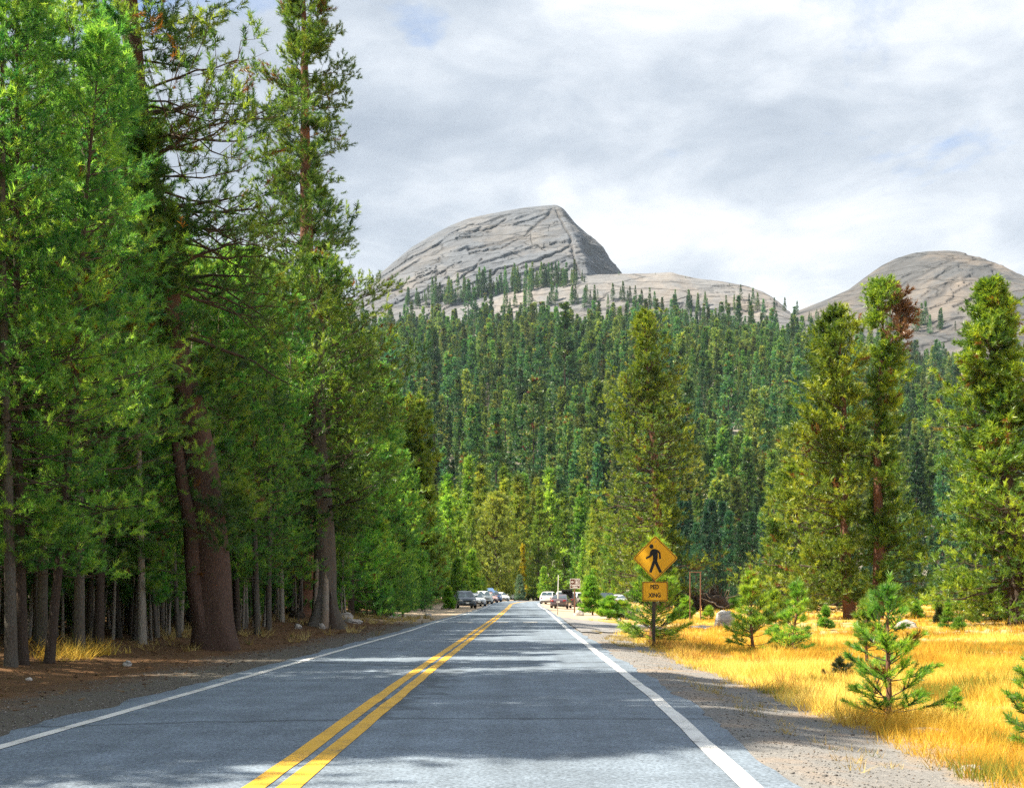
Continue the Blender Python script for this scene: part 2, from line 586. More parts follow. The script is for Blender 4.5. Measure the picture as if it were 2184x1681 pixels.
def conifer(seed, H, z0, nb, Lfun, e0=-8, e1=50, nsub=7, ntuft=4, al=0.22, bl=0.10, w=0.016, k=12, up=0.18,
            path=None, r0=0.2, whorl=0.0, keep=None, sub_from=0.25, sub_len=0.42, flat=0.5, spread=(25, 75), bare=0.0, tipdroop=0.0,
            patch=0.35, sides=3, limb=0.010, wobble=0.05):
    """returns dict with branch tubes and needle blades"""
    g = np.random.default_rng(seed)
    if path is None:
        path = lambda z: (0.0 * z, 0.0 * z)
    t = np.sort(g.random(nb))
    if whorl:
        t = np.round(t * (H - z0) / whorl) * whorl / (H - z0) + g.normal(0, 0.01, nb)
    t = np.clip(t, 0, 0.985)
    z = z0 + (H - z0) * t
    az = np.arange(nb) * 2.39996 + g.normal(0, 0.5, nb)
    # clumps: some sectors carry long branches, some short
    patchy = 1 + patch * 2 * (vnoise(np.cos(az) * 1.2 + 5, np.sin(az) * 1.2 + z * 0.45, seed) - 0.5)
    L = Lfun(t) * (0.72 + 0.4 * g.random(nb)) * patchy
    if keep is not None:
        m = keep(t, az, g)
        z, az, L, t = z[m], az[m], L[m], t[m]
        nb = len(z)
    el = np.radians(e0 + (e1 - e0) * t + g.normal(0, 7, nb))
    px, py = path(z)
    B = np.stack([px + 0 * z, py + 0 * z, z], -1)
    ad = np.stack([np.cos(az), np.sin(az), 0 * az], -1)
    m = 9
    s = np.linspace(0, 1, m)
    sidev = np.stack([-np.sin(az), np.cos(az), 0 * az], -1)
    rise = L * np.maximum(np.sin(el), 0) + up * L
    L = L * np.clip((H * 1.004 + 0.05 - z) / np.maximum(rise + 0.3 * al, 1e-3), 0.05, 1)
    h = L[:, None] * s
    zz = h * np.sin(el)[:, None] + up * L[:, None] * s ** 2.2 - tipdroop * L[:, None] * s ** 1.5
    P = B[:, None, :] + ad[:, None, :] * (h * np.cos(el)[:, None])[..., None] + np.array([0, 0, 1.0]) * zz[..., None]
    crook = np.cumsum(g.normal(0, wobble * 0.75, (nb, m, 2)), 1) * s[None, :, None]
    P = P + sidev[:, None, :] * (crook[..., 0] * L[:, None])[..., None]
    P[:, :, 2] += crook[..., 1] * L[:, None] * 0.7

    def pos(q):
        f = np.clip(q, 0, 0.999) * (m - 1)
        i = f.astype(int); fr = (f - i)[..., None]
        r_ = np.arange(nb)[:, None]
        return P[r_, i] * (1 - fr) + P[r_, i + 1] * fr
    Rb = (0.008 + limb * L)[:, None] * (1.05 - s[None, :]) * (r0 / 0.2) ** 0.3
    Vb, Fb = tubes(P, Rb, sides)
    # side shoots
    sj = sub_from + (1.0 - sub_from) * (np.arange(nsub)[None, :] + g.random((nb, nsub))) / nsub
    sb = pos(sj)
    sgn = np.where((np.arange(nsub)[None, :] % 2) == 0, 1.0, -1.0) * np.ones((nb, 1))
    ang = np.radians(g.uniform(25, 70, (nb, nsub))) * sgn
    az2 = az[:, None] + ang
    e2 = np.radians(g.normal(12 + 10 * t[:, None], 22 * (1.2 - flat), (nb, nsub)))
    sd = np.stack([np.cos(az2) * np.cos(e2), np.sin(az2) * np.cos(e2), np.sin(e2)], -1)
    sl = (sub_len * L[:, None] * (1.15 - sj) + 0.05 + 0.04 * L[:, None]) * g.uniform(0.6, 1.2, (nb, nsub))
    ns = nb * nsub
    sb, sd, sl = sb.reshape(ns, 3), sd.reshape(ns, 3), sl.reshape(ns)
    ss = np.linspace(0, 1, 3)
    Ps = sb[:, None, :] + sd[:, None, :] * (sl[:, None] * ss)[..., None] + np.array([0, 0, 1.0]) * (0.25 * sl[:, None] * ss ** 2)[..., None]
    Rs = (0.004 + 0.006 * sl)[:, None] * (1.1 - ss)
    Vs, Fs = tubes(Ps, Rs, 3)
    Vw = np.concatenate([Vb, Vs]); Fw = np.concatenate([Fb, Fs + len(Vb)])
    # shoots with needles
    q = (np.arange(ntuft)[None, :] + g.random((ns, ntuft))) / ntuft
    q = bare + (1 - bare) * q
    tp = sb[:, None, :] + sd[:, None, :] * (sl[:, None] * q)[..., None] + np.array([0, 0, 1.0]) * (0.25 * sl[:, None] * q ** 2)[..., None]
    tp = tp + g.normal(0, 0.22, tp.shape) * al
    td = sd[:, None, :] * 0.8 + g.normal(0, 0.45, tp.shape) + np.array([0, 0, 0.45])
    Pt, Dt = tp.reshape(-1, 3), td.reshape(-1, 3)
    # end shoots of main branches and the leader
    ends = P[:, -1]
    Pt = np.concatenate([Pt, ends, np.array([[*[float(c) for c in path(np.float64(H - al))], H - al]])])
    Dt = np.concatenate([Dt, ad + np.array([0, 0, 0.5]), [[0, 0, 1.0]]])
    Vt, Ft, ix = tufts(Pt, Dt, al * g.uniform(0.7, 1.3, len(Pt)), bl, w, k, g, *spread)
    tn = np.clip(0.5 * g.random(len(Pt)) + 0.5 * vnoise(Pt[:, 0] * 0.9 + seed, Pt[:, 1] * 0.9 + Pt[:, 2] * 1.1, seed + 7) + 0.0, 0, 1)
    tn = np.clip((tn - 0.5) * 1.35 + 0.5, 0, 1)
    return dict(Vw=Vw, Fw=Fw, Vt=Vt, Ft=Ft, tint=tn[ix], tufts=len(Pt))


def make_tree(name, label, cat, group, seed, H, r0, tmat, lmat, z0, nb, Lfun, path=None, flare=0.25, sides=10, twig=None, rtop=0.02, wmesh=True, **kw):
    root = thing(name, label, cat, group=group)
    if path is None:
        g = random.Random(seed)
        a, b, c = g.uniform(-0.012, 0.012), g.uniform(-0.012, 0.012), g.uniform(0, 6)
        path = lambda z: (a * z + 0.0012 * H * np.sin(z / H * 7 + c) * 2, b * z + 0.0012 * H * np.cos(z / H * 6 + c) * 2)
    d = conifer(seed, H, z0, nb, Lfun, path=path, r0=r0, **kw)
    zs = [-0.4, 0.0, 0.12, 0.3, 0.6] + list(np.linspace(1.1, H, 14 if H > 5 else 5))
    rad = lambda z: r0 * (1 - max(z, 0) / H) ** 0.75 + rtop * 0.3
    tr = obj('trunk', trunk_mesh(name + '_trunk', zs, path, rad, tmat, sides, flare, seed), root)
    br = obj('branches', np_mesh(name + '_branches', d['Vw'], d['Fw'], [twig or M_twig], smooth=False), root)
    br['kind'] = 'stuff'
    crown = obj('crown', np_mesh(name + '_crown', d['Vt'], d['Ft'], [lmat], d['tint']), root)
    KIDS[root.name] = [tr, br, crown]
    return root


def cone_profile(R0, pw=0.8, lo=0.25):
    """narrowing cone with a shorter skirt"""
    return lambda t: R0 * (1 - t) ** pw * np.clip(lo + t / 0.18 * (1 - lo), 0, 1) + 0.05


# ------------------------------------------------------------------ surfaces of the setting
def ground_material():
    m, n, l, out = new_mat('ground_soil_and_straw')
    t = n.new('ShaderNodeTexCoord')
    P = t.outputs['Object']
    dr = N(n, 'ShaderNodeAttribute', attribute_name='off_right').outputs['Fac']
    dl = N(n, 'ShaderNodeAttribute', attribute_name='off_left').outputs['Fac']
    fine = noise(n, l, P, 22, 6, 0.7)
    grit = noise(n, l, P, 90, 3, 0.7)
    mid = noise(n, l, P, 1.1, 5, 0.6)
    big = noise(n, l, P, 0.16, 4, 0.6)
    # gravel shoulder
    gr = mix(n, l, grit, (0.10, 0.103, 0.108), (0.36, 0.35, 0.34))
    vg = n.new('ShaderNodeTexVoronoi')
    vg.inputs['Scale'].default_value = 34
    l.new(P, vg.inputs['Vector'])
    gr = mix(n, l, 0.35, gr, mix(n, l, vg.outputs['Color'], (0.11, 0.11, 0.112), (0.38, 0.365, 0.35)))
    dirt = mix(n, l, fine, (0.26, 0.185, 0.13), (0.44, 0.33, 0.24))
    rp = ramp(n, [(0.50, 0.0), (0.70, 0.7)])
    l.new(mid, rp.inputs[0])
    gr = mix(n, l, rp.outputs[0], gr, dirt)
    # straw meadow floor
    st = mix(n, l, fine, (0.24, 0.125, 0.025), (0.58, 0.345, 0.06))
    rp2 = ramp(n, [(0.40, 0.0), (0.60, 1.0)])
    l.new(big, rp2.inputs[0])
    st = mix(n, l, rp2.outputs[0], st, mix(n, l, fine, (0.44, 0.29, 0.15), (0.62, 0.45, 0.26)))
    # needle litter under the trees
    nd = mix(n, l, fine, (0.045, 0.028, 0.018), (0.20, 0.115, 0.062))
    sp = n.new('ShaderNodeTexNoise')
    sp.inputs['Scale'].default_value = 60
    sp.inputs['Detail'].default_value = 2
    l.new(P, sp.inputs['Vector'])
    rs = ramp(n, [(0.60, 0.0), (0.70, 1.0)])
    l.new(sp.outputs['Fac'], rs.inputs[0])
    nd = mix(n, l, rs.outputs[0], nd, (0.30, 0.18, 0.09))
    rl = ramp(n, [(0.45, 0.0), (0.65, 0.75)])
    l.new(mid, rl.inputs[0])
    nd = mix(n, l, rl.outputs[0], nd, mix(n, l, fine, (0.10, 0.055, 0.03), (0.28, 0.15, 0.075)))
    dk = mix(n, l, grit, (0.06, 0.055, 0.05), (0.22, 0.20, 0.17))
    # zones by distance from the edge lines, with ragged limits
    e = mth(n, l, 'MULTIPLY', mth(n, l, 'SUBTRACT', noise(n, l, P, 0.7, 6, 0.65), 0.5), 2.2)
    zr = ramp(n, [(0.0, 0.0), (1.0, 1.0)])
    mr = n.new('ShaderNodeMapRange')
    mr.inputs['From Min'].default_value = 1.35
    mr.inputs['From Max'].default_value = 1.95
    l.new(mth(n, l, 'ADD', dr, e), mr.inputs['Value'])
    right = mix(n, l, mr.outputs[0], gr, st)
    mr2 = n.new('ShaderNodeMapRange')
    mr2.inputs['From Min'].default_value = 0.7
    mr2.inputs['From Max'].default_value = 1.8
    l.new(mth(n, l, 'ADD', dl, e), mr2.inputs['Value'])
    left = mix(n, l, mr2.outputs[0], dk, nd)
    # pale sandy parking strip farther along the road
    y = n.new('ShaderNodeSeparateXYZ')
    l.new(P, y.inputs[0])
    far = n.new('ShaderNodeMapRange')
    far.inputs['From Min'].default_value = 46
    far.inputs['From Max'].default_value = 62
    l.new(mth(n, l, 'ADD', y.outputs['Y'], mth(n, l, 'MULTIPLY', e, 3.0)), far.inputs['Value'])
    near = n.new('ShaderNodeMapRange')
    near.inputs['From Min'].default_value = 6.0
    near.inputs['From Max'].default_value = 3.4
    l.new(mth(n, l, 'ADD', dl, e), near.inputs['Value'])
    sand = mix(n, l, fine, (0.36, 0.27, 0.19), (0.56, 0.46, 0.36))
    left = mix(n, l, mth(n, l, 'MULTIPLY', far.outputs[0], near.outputs[0]), left, sand)
    near2 = n.new('ShaderNodeMapRange')
    near2.inputs['From Min'].default_value = 7.0
    near2.inputs['From Max'].default_value = 4.6
    l.new(mth(n, l, 'ADD', dr, e), near2.inputs['Value'])
    far2 = n.new('ShaderNodeMapRange')
    far2.inputs['From Min'].default_value = 58
    far2.inputs['From Max'].default_value = 66
    l.new(y.outputs['Y'], far2.inputs['Value'])
    right = mix(n, l, mth(n, l, 'MULTIPLY', far2.outputs[0], near2.outputs[0]), right, sand)
    sel = mth(n, l, 'GREATER_THAN', dl, 0.0)
    c = mix(n, l, sel, right, left)
    b = n.new('ShaderNodeBsdfPrincipled')
    b.inputs['Roughness'].default_value = 0.95
    b.inputs['Specular IOR Level'].default_value = 0.1
    l.new(c, b.inputs['Base Color'])
    bp = n.new('ShaderNodeBump')
    bp.inputs['Strength'].default_value = 0.7
    bp.inputs['Distance'].default_value = 0.03
    l.new(mth(n, l, 'ADD', fine, mth(n, l, 'MULTIPLY', grit, 0.5)), bp.inputs['Height'])
    l.new(bp.outputs[0], b.inputs['Normal'])
    l.new(b.outputs[0], out.inputs[0])
    return m


def asphalt_material(name='asphalt', lo=(0.055, 0.082, 0.120), hi=(0.265, 0.32, 0.39)):
    m, n, l, out = new_mat(name)
    t = n.new('ShaderNodeTexCoord')
    P = t.outputs['Object']
    grit = noise(n, l, P, 85, 4, 0.75)
    mid = noise(n, l, P, 1.5, 5, 0.6)
    agg = noise(n, l, P, 38, 2, 0.6)
    ra = ramp(n, [(0.30, 0.62), (0.48, 1.0), (0.70, 1.45)])
    l.new(agg, ra.inputs[0])
    c = mix(n, l, grit, lo, hi)
    c = mix(n, l, 1.0, c, ra.outputs[0], 'MULTIPLY')
    rp = ramp(n, [(0.35, 0.80), (0.65, 1.14)])
    l.new(mid, rp.inputs[0])
    c = mix(n, l, 1.0, c, rp.outputs[0], 'MULTIPLY')
    # polished wheel tracks and long wear streaks
    mpn = n.new('ShaderNodeMapping')
    mpn.inputs['Scale'].default_value = (1.6, 0.035, 1)
    l.new(P, mpn.inputs[0])
    st = noise(n, l, mpn.outputs[0], 1.0, 4, 0.6)
    rp2 = ramp(n, [(0.35, 0.86), (0.62, 1.13)])
    l.new(st, rp2.inputs[0])
    c = mix(n, l, 1.0, c, rp2.outputs[0], 'MULTIPLY')
    # cross cracks and a few sealed cracks
    mp3 = n.new('ShaderNodeMapping')
    mp3.inputs['Scale'].default_value = (0.06, 0.17, 1)
    l.new(P, mp3.inputs[0])
    vo = N(n, 'ShaderNodeTexVoronoi', feature='DISTANCE_TO_EDGE')
    vo.inputs['Scale'].default_value = 1.0
    dv = n.new('ShaderNodeMix'); dv.data_type = 'VECTOR'
    dv.inputs[0].default_value = 0.06
    nz = n.new('ShaderNodeTexNoise'); nz.inputs['Scale'].default_value = 2.2; nz.inputs['Detail'].default_value = 5
    l.new(P, nz.inputs['Vector'])
    l.new(mp3.outputs[0], dv.inputs[4]); l.new(nz.outputs['Color'], dv.inputs[5])
    l.new(dv.outputs[1], vo.inputs['Vector'])
    cr = ramp(n, [(0.0, 0.42), (0.006, 0.55), (0.012, 1.0)])
    l.new(vo.outputs['Distance'], cr.inputs[0])
    c = mix(n, l, 0.8, c, mix(n, l, 1.0, c, cr.outputs[0], 'MULTIPLY'))
    b = n.new('ShaderNodeBsdfPrincipled')
    b.inputs['Roughness'].default_value = 0.75
    b.inputs['Specular IOR Level'].default_value = 0.35
    l.new(c, b.inputs['Base Color'])
    bp = n.new('ShaderNodeBump')
    bp.inputs['Strength'].default_value = 0.55
    bp.inputs['Distance'].default_value = 0.012
    l.new(grit, bp.inputs['Height'])
    l.new(bp.outputs[0], b.inputs['Normal'])
    l.new(b.outputs[0], out.inputs[0])
    return m


def paint_material(name, col, worn=(0.2, 0.19, 0.18), lo=0.30, hi=0.42):
    m, n, l, out = new_mat(name)
    t = n.new('ShaderNodeTexCoord')
    P = t.outputs['Object']
    f = noise(n, l, P, 30, 6, 0.75)
    f2 = noise(n, l, P, 2.2, 4, 0.6)
    s = mth(n, l, 'ADD', mth(n, l, 'MULTIPLY', f, 0.6), mth(n, l, 'MULTIPLY', f2, 0.4))
    rp = ramp(n, [(lo, 0.0), (hi, 1.0)])
    l.new(s, rp.inputs[0])
    sh = ramp(n, [(0.3, 0.8), (0.7, 1.1)])
    l.new(f2, sh.inputs[0])
    c = mix(n, l, 1.0, col, sh.outputs[0], 'MULTIPLY')
    c = mix(n, l, rp.outputs[0], worn, c)
    b = n.new('ShaderNodeBsdfPrincipled')
    b.inputs['Roughness'].default_value = 0.6
    l.new(c, b.inputs['Base Color'])
    bp = n.new('ShaderNodeBump')
    bp.inputs['Strength'].default_value = 0.4
    bp.inputs['Distance'].default_value = 0.01
    l.new(f, bp.inputs['Height'])
    l.new(bp.outputs[0], b.inputs['Normal'])
    l.new(b.outputs[0], out.inputs[0])
    return m


def granite_material(name, c_lo, c_hi, warm, sc=1.0, rot=-0.45):
    m, n, l, out = new_mat(name)
    t = n.new('ShaderNodeTexCoord')
    P = t.outputs['Object']
    f1 = noise(n, l, P, 0.012 * sc, 8, 0.65)
    f2 = noise(n, l, P, 0.10 * sc, 6, 0.7)
    c = mix(n, l, f2, c_lo, c_hi)
    rp = ramp(n, [(0.46, 0.0), (0.66, 0.6)])
    l.new(f1, rp.inputs[0])
    c = mix(n, l, rp.outputs[0], c, warm)
    # water streaks running down the slabs
    mpn = n.new('ShaderNodeMapping')
    mpn.inputs['Rotation'].default_value = (0, rot, 0)
    mpn.inputs['Scale'].default_value = (0.010 * sc, 0.010 * sc, 0.06 * sc)
    l.new(P, mpn.inputs[0])
    f3 = noise(n, l, mpn.outputs[0], 1.0, 8, 0.65, 0.8)
    r3 = ramp(n, [(0.34, 0.72), (0.50, 1.0), (0.68, 1.10)])
    l.new(f3, r3.inputs[0])
    c = mix(n, l, 1.0, c, r3.outputs[0], 'MULTIPLY')
    # joints
    vo = N(n, 'ShaderNodeTexVoronoi', feature='DISTANCE_TO_EDGE')
    dv = n.new('ShaderNodeMix'); dv.data_type = 'VECTOR'
    dv.inputs[0].default_value = 0.30
    nz = n.new('ShaderNodeTexNoise'); nz.inputs['Scale'].default_value = 0.03 * sc; nz.inputs['Detail'].default_value = 6
    l.new(P, nz.inputs['Vector'])
    l.new(mpn.outputs[0], dv.inputs[4]); l.new(nz.outputs['Color'], dv.inputs[5])
    vo.inputs['Scale'].default_value = 1.1
    l.new(dv.outputs[1], vo.inputs['Vector'])
    cr = ramp(n, [(0.0, 0.30), (0.012, 0.6), (0.03, 1.0)])
    l.new(vo.outputs['Distance'], cr.inputs[0])
    c = mix(n, l, 0.85, c, mix(n, l, 1.0, c, cr.outputs[0], 'MULTIPLY'))
    cv = N(n, 'ShaderNodeAttribute', attribute_name='cleft_and_shade').outputs['Fac']
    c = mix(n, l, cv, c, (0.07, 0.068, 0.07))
    b = n.new('ShaderNodeBsdfPrincipled')
    b.inputs['Roughness'].default_value = 0.9
    b.inputs['Specular IOR Level'].default_value = 0.15
    l.new(c, b.inputs['Base Color'])
    bp = n.new('ShaderNodeBump')
    bp.inputs['Strength'].default_value = 0.6
    bp.inputs['Distance'].default_value = 3.0 / sc
    l.new(mth(n, l, 'ADD', f2, mth(n, l, 'ADD', f3, cr.outputs[0])), bp.inputs['Height'])
    l.new(bp.outputs[0], b.inputs['Normal'])
    l.new(b.outputs[0], out.inputs[0])
    return m


M_ground = ground_material()
M_asphalt = asphalt_material()
M_asphalt2 = asphalt_material('side_asphalt', (0.11, 0.112, 0.118), (0.36, 0.35, 0.35))
M_white = paint_material('white_road_paint', (0.74, 0.74, 0.73), (0.26, 0.25, 0.245), 0.39, 0.47)
M_white_worn = paint_material('worn_white_paint', (0.62, 0.62, 0.61), (0.22, 0.22, 0.225), 0.44, 0.56)
M_yellow = paint_material('yellow_road_paint', (0.76, 0.43, 0.04), (0.20, 0.15, 0.09), 0.38, 0.45)
M_granite = granite_material('granite', (0.062, 0.071, 0.088), (0.17, 0.185, 0.212), (0.20, 0.182, 0.165))
M_granite_pale = granite_material('granite_pale', (0.11, 0.115, 0.125), (0.235, 0.238, 0.25), (0.27, 0.23, 0.195), 1.3, -0.15)
M_granite_warm = granite_material('granite_warm', (0.055, 0.058, 0.064), (0.125, 0.13, 0.14), (0.25, 0.205, 0.165), 1.1, -0.5)
M_boulder = granite_material('boulder_granite', (0.34, 0.32, 0.31), (0.62, 0.59, 0.56), (0.56, 0.47, 0.38), 60.0, -0.3)
M_hillsoil = plain('hill_forest_floor', (0.10, 0.085, 0.06), 0.95, spec=0.1, var=0.5, vscale=0.05)

# ground sheet
xs_r = np.concatenate([np.arange(0, 8, 0.22), np.arange(8, 30, 0.8), np.arange(30, 120, 5), np.geomspace(125, 2500, 18)])
xs_l = xs_r[::-1]
ys = np.concatenate([[-1000, -600, -250, -120, -60, -30, -12, -4], np.arange(0, 30, 0.3), np.arange(30, 80, 0.7), np.arange(80, 210, 2.2), np.arange(210, 400, 10), np.geomspace(420, 2500, 12)])
rows, offR, offL = [], [], []
nroad = np.linspace(0, 1, 6)[1:-1]
for y in ys:
    yy = min(max(y, -60), 290)
    a, b = float(lx(yy)) - 0.30, float(rx(yy)) + 0.22
    X = np.concatenate([a - xs_l, a + (b - a) * nroad, b + xs_r])
    Z = zg(X, np.full_like(X, y)) if y < 420 else np.full_like(X, -3.0)
    if y < 0:
        Z = zg(X, np.full_like(X, y))
    Z[(X > a + 0.001) & (X < b - 0.001)] -= 0.06
    rows.append(np.stack([X, np.full_like(X, y), Z], -1))
    offR.append(X - b); offL.append(a - X)
V = np.concatenate(rows)
nc = len(rows[0]); nr = len(rows)
ii = (np.arange(nr - 1)[:, None] * nc + np.arange(nc - 1)[None, :]).ravel()
F = np.stack([ii, ii + 1, ii + nc + 1, ii + nc], -1)
tag(obj('ground', np_mesh('ground', V, F, [M_ground], smooth=True, attrs={'off_right': np.concatenate(offR), 'off_left': np.concatenate(offL)})), kind='structure')


def ribbon(name, fa, fb, ys, mat, lift, crown=0.0, jag=0.0, nx=2, seed=0):
    V, F = [], []
    for i, y in enumerate(ys):
        a, b = float(fa(y)), float(fb(y))
        if jag:
            a -= jag * (float(vnoise(y * 1.1, seed, 3)) - 0.3) + jag * 0.5 * (float(vnoise(y * 5, seed, 4)) - 0.5)
            b += jag * (float(vnoise(y * 1.1, seed, 5)) - 0.3) + jag * 0.5 * (float(vnoise(y * 5, seed, 6)) - 0.5)
        for j in range(nx):
            x = a + (b - a) * j / (nx - 1)
            V.append((x, y, float(zroad(y)) + lift))
    for i in range(len(ys) - 1):
        for j in range(nx - 1):
            p = i * nx + j
            F.append((p, p + 1, p + nx + 1, p + nx))
    return obj(name, np_mesh(name, V, F, [mat]))


ry = list(np.arange(-60, 0, 4.0)) + list(np.arange(0, 60, 0.25)) + list(np.arange(60, 240, 1.5))
tag(ribbon('road', lambda y: lx(y) - 0.34, lambda y: rx(y) + 0.26, ry, M_asphalt, 0.006, jag=0.16, nx=4), kind='structure')
my = list(np.arange(-30, 0, 2.0)) + list(np.arange(0, 60, 0.5)) + list(np.arange(60, 235, 1.5))
for nm, c, w in (('edge_line', lx, 0.11), ('edge_line', rx, 0.13)):
    o = ribbon(nm, lambda y: c(y) - w / 2, lambda y: c(y) + w / 2, my, M_white, 0.011, jag=0.018, seed=len(bpy.data.objects))
    tag(o, kind='structure')
for nm, s in (('centre_line', -1), ('centre_line', 1)):
    o = ribbon(nm, lambda y: cxr(y) + s * 0.105 - 0.068, lambda y: cxr(y) + s * 0.105 + 0.068, my, M_yellow, 0.011, jag=0.014, seed=len(bpy.data.objects))
    tag(o, kind='structure')
# crosswalk blocks
for px in (992, 1038.5 + 30, 1131):
    x, y, z = G(px, 1327.6)
    V = [(x - 0.33, y - 1.0, z), (x + 0.33, y - 1.0, z), (x + 0.33, y + 1.0, z), (x - 0.33, y + 1.0, z)]
    V = [(a, b, float(zroad(b)) + 0.0155) for a, b, c in V]
    tag(obj('crosswalk_bar', np_mesh('crosswalk_bar', V, [(0, 1, 2, 3)], [M_white_worn])), kind='structure')
# paved turnout on the right
V, F = [], []
tys = np.arange(36, 60.5, 0.5)
for y in tys:
    a = float(rx(y)) + 0.30
    b = a + 0.5 + 3.4 * float(sstep(37.0, 43.0, y)) * float(1 - 0.96 * sstep(53.5, 59.5, y)) + 0.35 * (float(vnoise(y * 0.8, 2.2, 8)) - 0.5)
    for j in range(24):
        x = a + (b - a) * j / 23
        V.append((x, y, float(zg(x, y)) + 0.035))
for i in range(len(tys) - 1):
    for j in range(23):
        p = i * 24 + j
        F.append((p, p + 1, p + 25, p + 24))
tag(obj('side_road', np_mesh('side_road', V, F, [M_asphalt2], smooth=True)), kind='structure')

# wooded hill
hx = np.linspace(-700, 1000, 150)
hy = np.concatenate([np.arange(262, 420, 8), np.arange(420, 1800, 20)])
XX, YY = np.meshgrid(hx, hy)
V = np.stack([XX, YY, zh(XX, YY)], -1).reshape(-1, 3)
nc, nr = len(hx), len(hy)
ii = (np.arange(nr - 1)[:, None] * nc + np.arange(nc - 1)[None, :]).ravel()
F = np.stack([ii, ii + 1, ii + nc + 1, ii + nc], -1)
M_hill = granite_material('hill_soil_and_rock', (0.13, 0.115, 0.09), (0.26, 0.24, 0.21), (0.42, 0.38, 0.34), 1.6, 0.0)
tag(obj('hill', np_mesh('hill', V, F, [M_hill], smooth=True)), kind='structure')


def dome(name, sil, base_y, D0, depth, shear, mat, nu=420, nv=200, pw=1.5, rough=5.0, seed=0, crack=6.0, cang=0.5, back=300.0, ridge=None, recede=0.0, grooves=(), lich=0.0):
    """granite dome: skyline in photo units at distance D0, front surface coming towards the viewer"""
    sx = np.array([p[0] for p in sil], float); sy = np.array([p[1] for p in sil], float)
    S = D0 / FPX
    X0, X1 = sx[0], sx[-1]
    u = np.linspace(0, 1, nu)
    pxs = X0 + (X1 - X0) * u
    zb = CAM_H + (HZ - base_y) / FPX * (D0 - depth)
    tv = np.concatenate([np.linspace(-0.35, 0, 16)[:-1], np.linspace(0, 1, nv)])
    PX, T = np.meshgrid(pxs, tv)
    Tp = np.clip(T, 0, 1)
    skx = PX - shear * Tp ** 0.9
    # soft-corner interpolation of the skyline
    ks = np.array([-7, -4, -2, 0, 2, 4, 7]) * 0.6
    top = sum(np.interp(skx + k, sx, sy) for k in ks) / len(ks)
    zs = CAM_H + (HZ - top) * S
    Z = zb + (zs - zb) * (1 - Tp ** pw)
    Z = np.where(T < 0, zb + (zs - zb) * (1 - (np.abs(T) / 0.35) ** 1.4 * 0.9), Z)
    Xw = (PX - CX) * S
    Yw = D0 - depth * T
    Yw = np.where(T < 0, D0 + back * np.abs(T) / 0.35, Yw)
    rface = np.zeros_like(PX)
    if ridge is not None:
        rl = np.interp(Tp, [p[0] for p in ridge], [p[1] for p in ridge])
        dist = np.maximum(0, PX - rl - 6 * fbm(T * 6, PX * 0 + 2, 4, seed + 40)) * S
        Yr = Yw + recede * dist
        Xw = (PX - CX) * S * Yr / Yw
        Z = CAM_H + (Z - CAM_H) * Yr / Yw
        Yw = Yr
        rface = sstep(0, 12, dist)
    # keep what the viewer sees of the crest on the skyline while the face comes forward
    a, b = np.cos(cang), np.sin(cang)
    U = Xw * a + Z * b; Wv = -Xw * b + Z * a
    d1 = rough * fbm(Xw / 60, Z / 45 + T, 6, seed) + 0.30 * rough * fbm(U / 60, Wv / 7, 5, seed + 3)
    n1 = fbm(U / 75 + 0.8 * fbm(Xw / 30, Z / 30, 3, seed + 5), Wv / 11, 4, seed + 9)
    gate = sstep(0.18, 0.40, vnoise(Xw / 55 + 3, Z / 40, seed + 13) - 0.32)
    cl = np.exp(-(n1 / 0.022) ** 2) * gate * 0.7
    n2 = fbm(Xw / 48 + 0.7 * fbm(Xw / 22, Z / 22, 3, seed + 6), Z / 120, 3, seed + 19)
    cl2 = np.exp(-(n2 / 0.018) ** 2) * sstep(0.15, 0.4, vnoise(Xw / 45 + 8, Z / 45, seed + 23) - 0.35) * 0.7
    cleft_and_shade = np.clip(np.maximum(cl, cl2), 0, 1)
    step = 0.38 * crack * np.tanh(n1 / 0.08)
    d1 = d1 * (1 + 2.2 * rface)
    cleft_and_shade = np.clip(np.maximum(cl, cl2), 0, 1) * (1 - 0.3 * rface)
    PYv = HZ - FPX * (Z - CAM_H) / Yw
    PXv = CX + FPX * Xw / Yw
    for pts, gw in grooves:
        dmin = np.full(PX.shape, 1e9)
        wx = PXv + 5 * fbm(PXv / 22, PYv / 22, 4, seed + 60); wy = PYv + 5 * fbm(PXv / 22 + 7, PYv / 22, 4, seed + 61)
        for (ax_, ay_), (bx_, by_) in zip(pts, pts[1:]):
            vx, vy = bx_ - ax_, by_ - ay_
            q = np.clip(((wx - ax_) * vx + (wy - ay_) * vy) / (vx * vx + vy * vy), 0, 1)
            dmin = np.minimum(dmin, np.hypot(wx - ax_ - q * vx, wy - ay_ - q * vy))
        cleft_and_shade = np.maximum(cleft_and_shade, np.exp(-(dmin / gw) ** 2) * (T > 0.02))
    cleft_and_shade = np.clip(cleft_and_shade + lich * (1 - Tp) * 0.5 * sstep(-0.2, 0.35, fbm(U / 45, Wv / 14, 5, seed + 80)) + rface * 0.8 * sstep(-0.25, 0.25, fbm(Xw / 16, Z / 12, 5, seed + 70)), 0, 1)  # lichen stains near the top; right face: dark broken rock deepened with painted shade
    env = np.clip(np.abs(T) * 8, 0.12, 1)
    Yw = Yw - (d1 + step - crack * cleft_and_shade) * env
    Z = Z + 0.22 * (d1 + 0.6 * step) * env
    V = np.stack([Xw, Yw, Z], -1).reshape(-1, 3)
    nr, nc = T.shape
    ii = (np.arange(nr - 1)[:, None] * nc + np.arange(nc - 1)[None, :]).ravel()
    F = np.stack([ii, ii + nc, ii + nc + 1, ii + 1], -1)
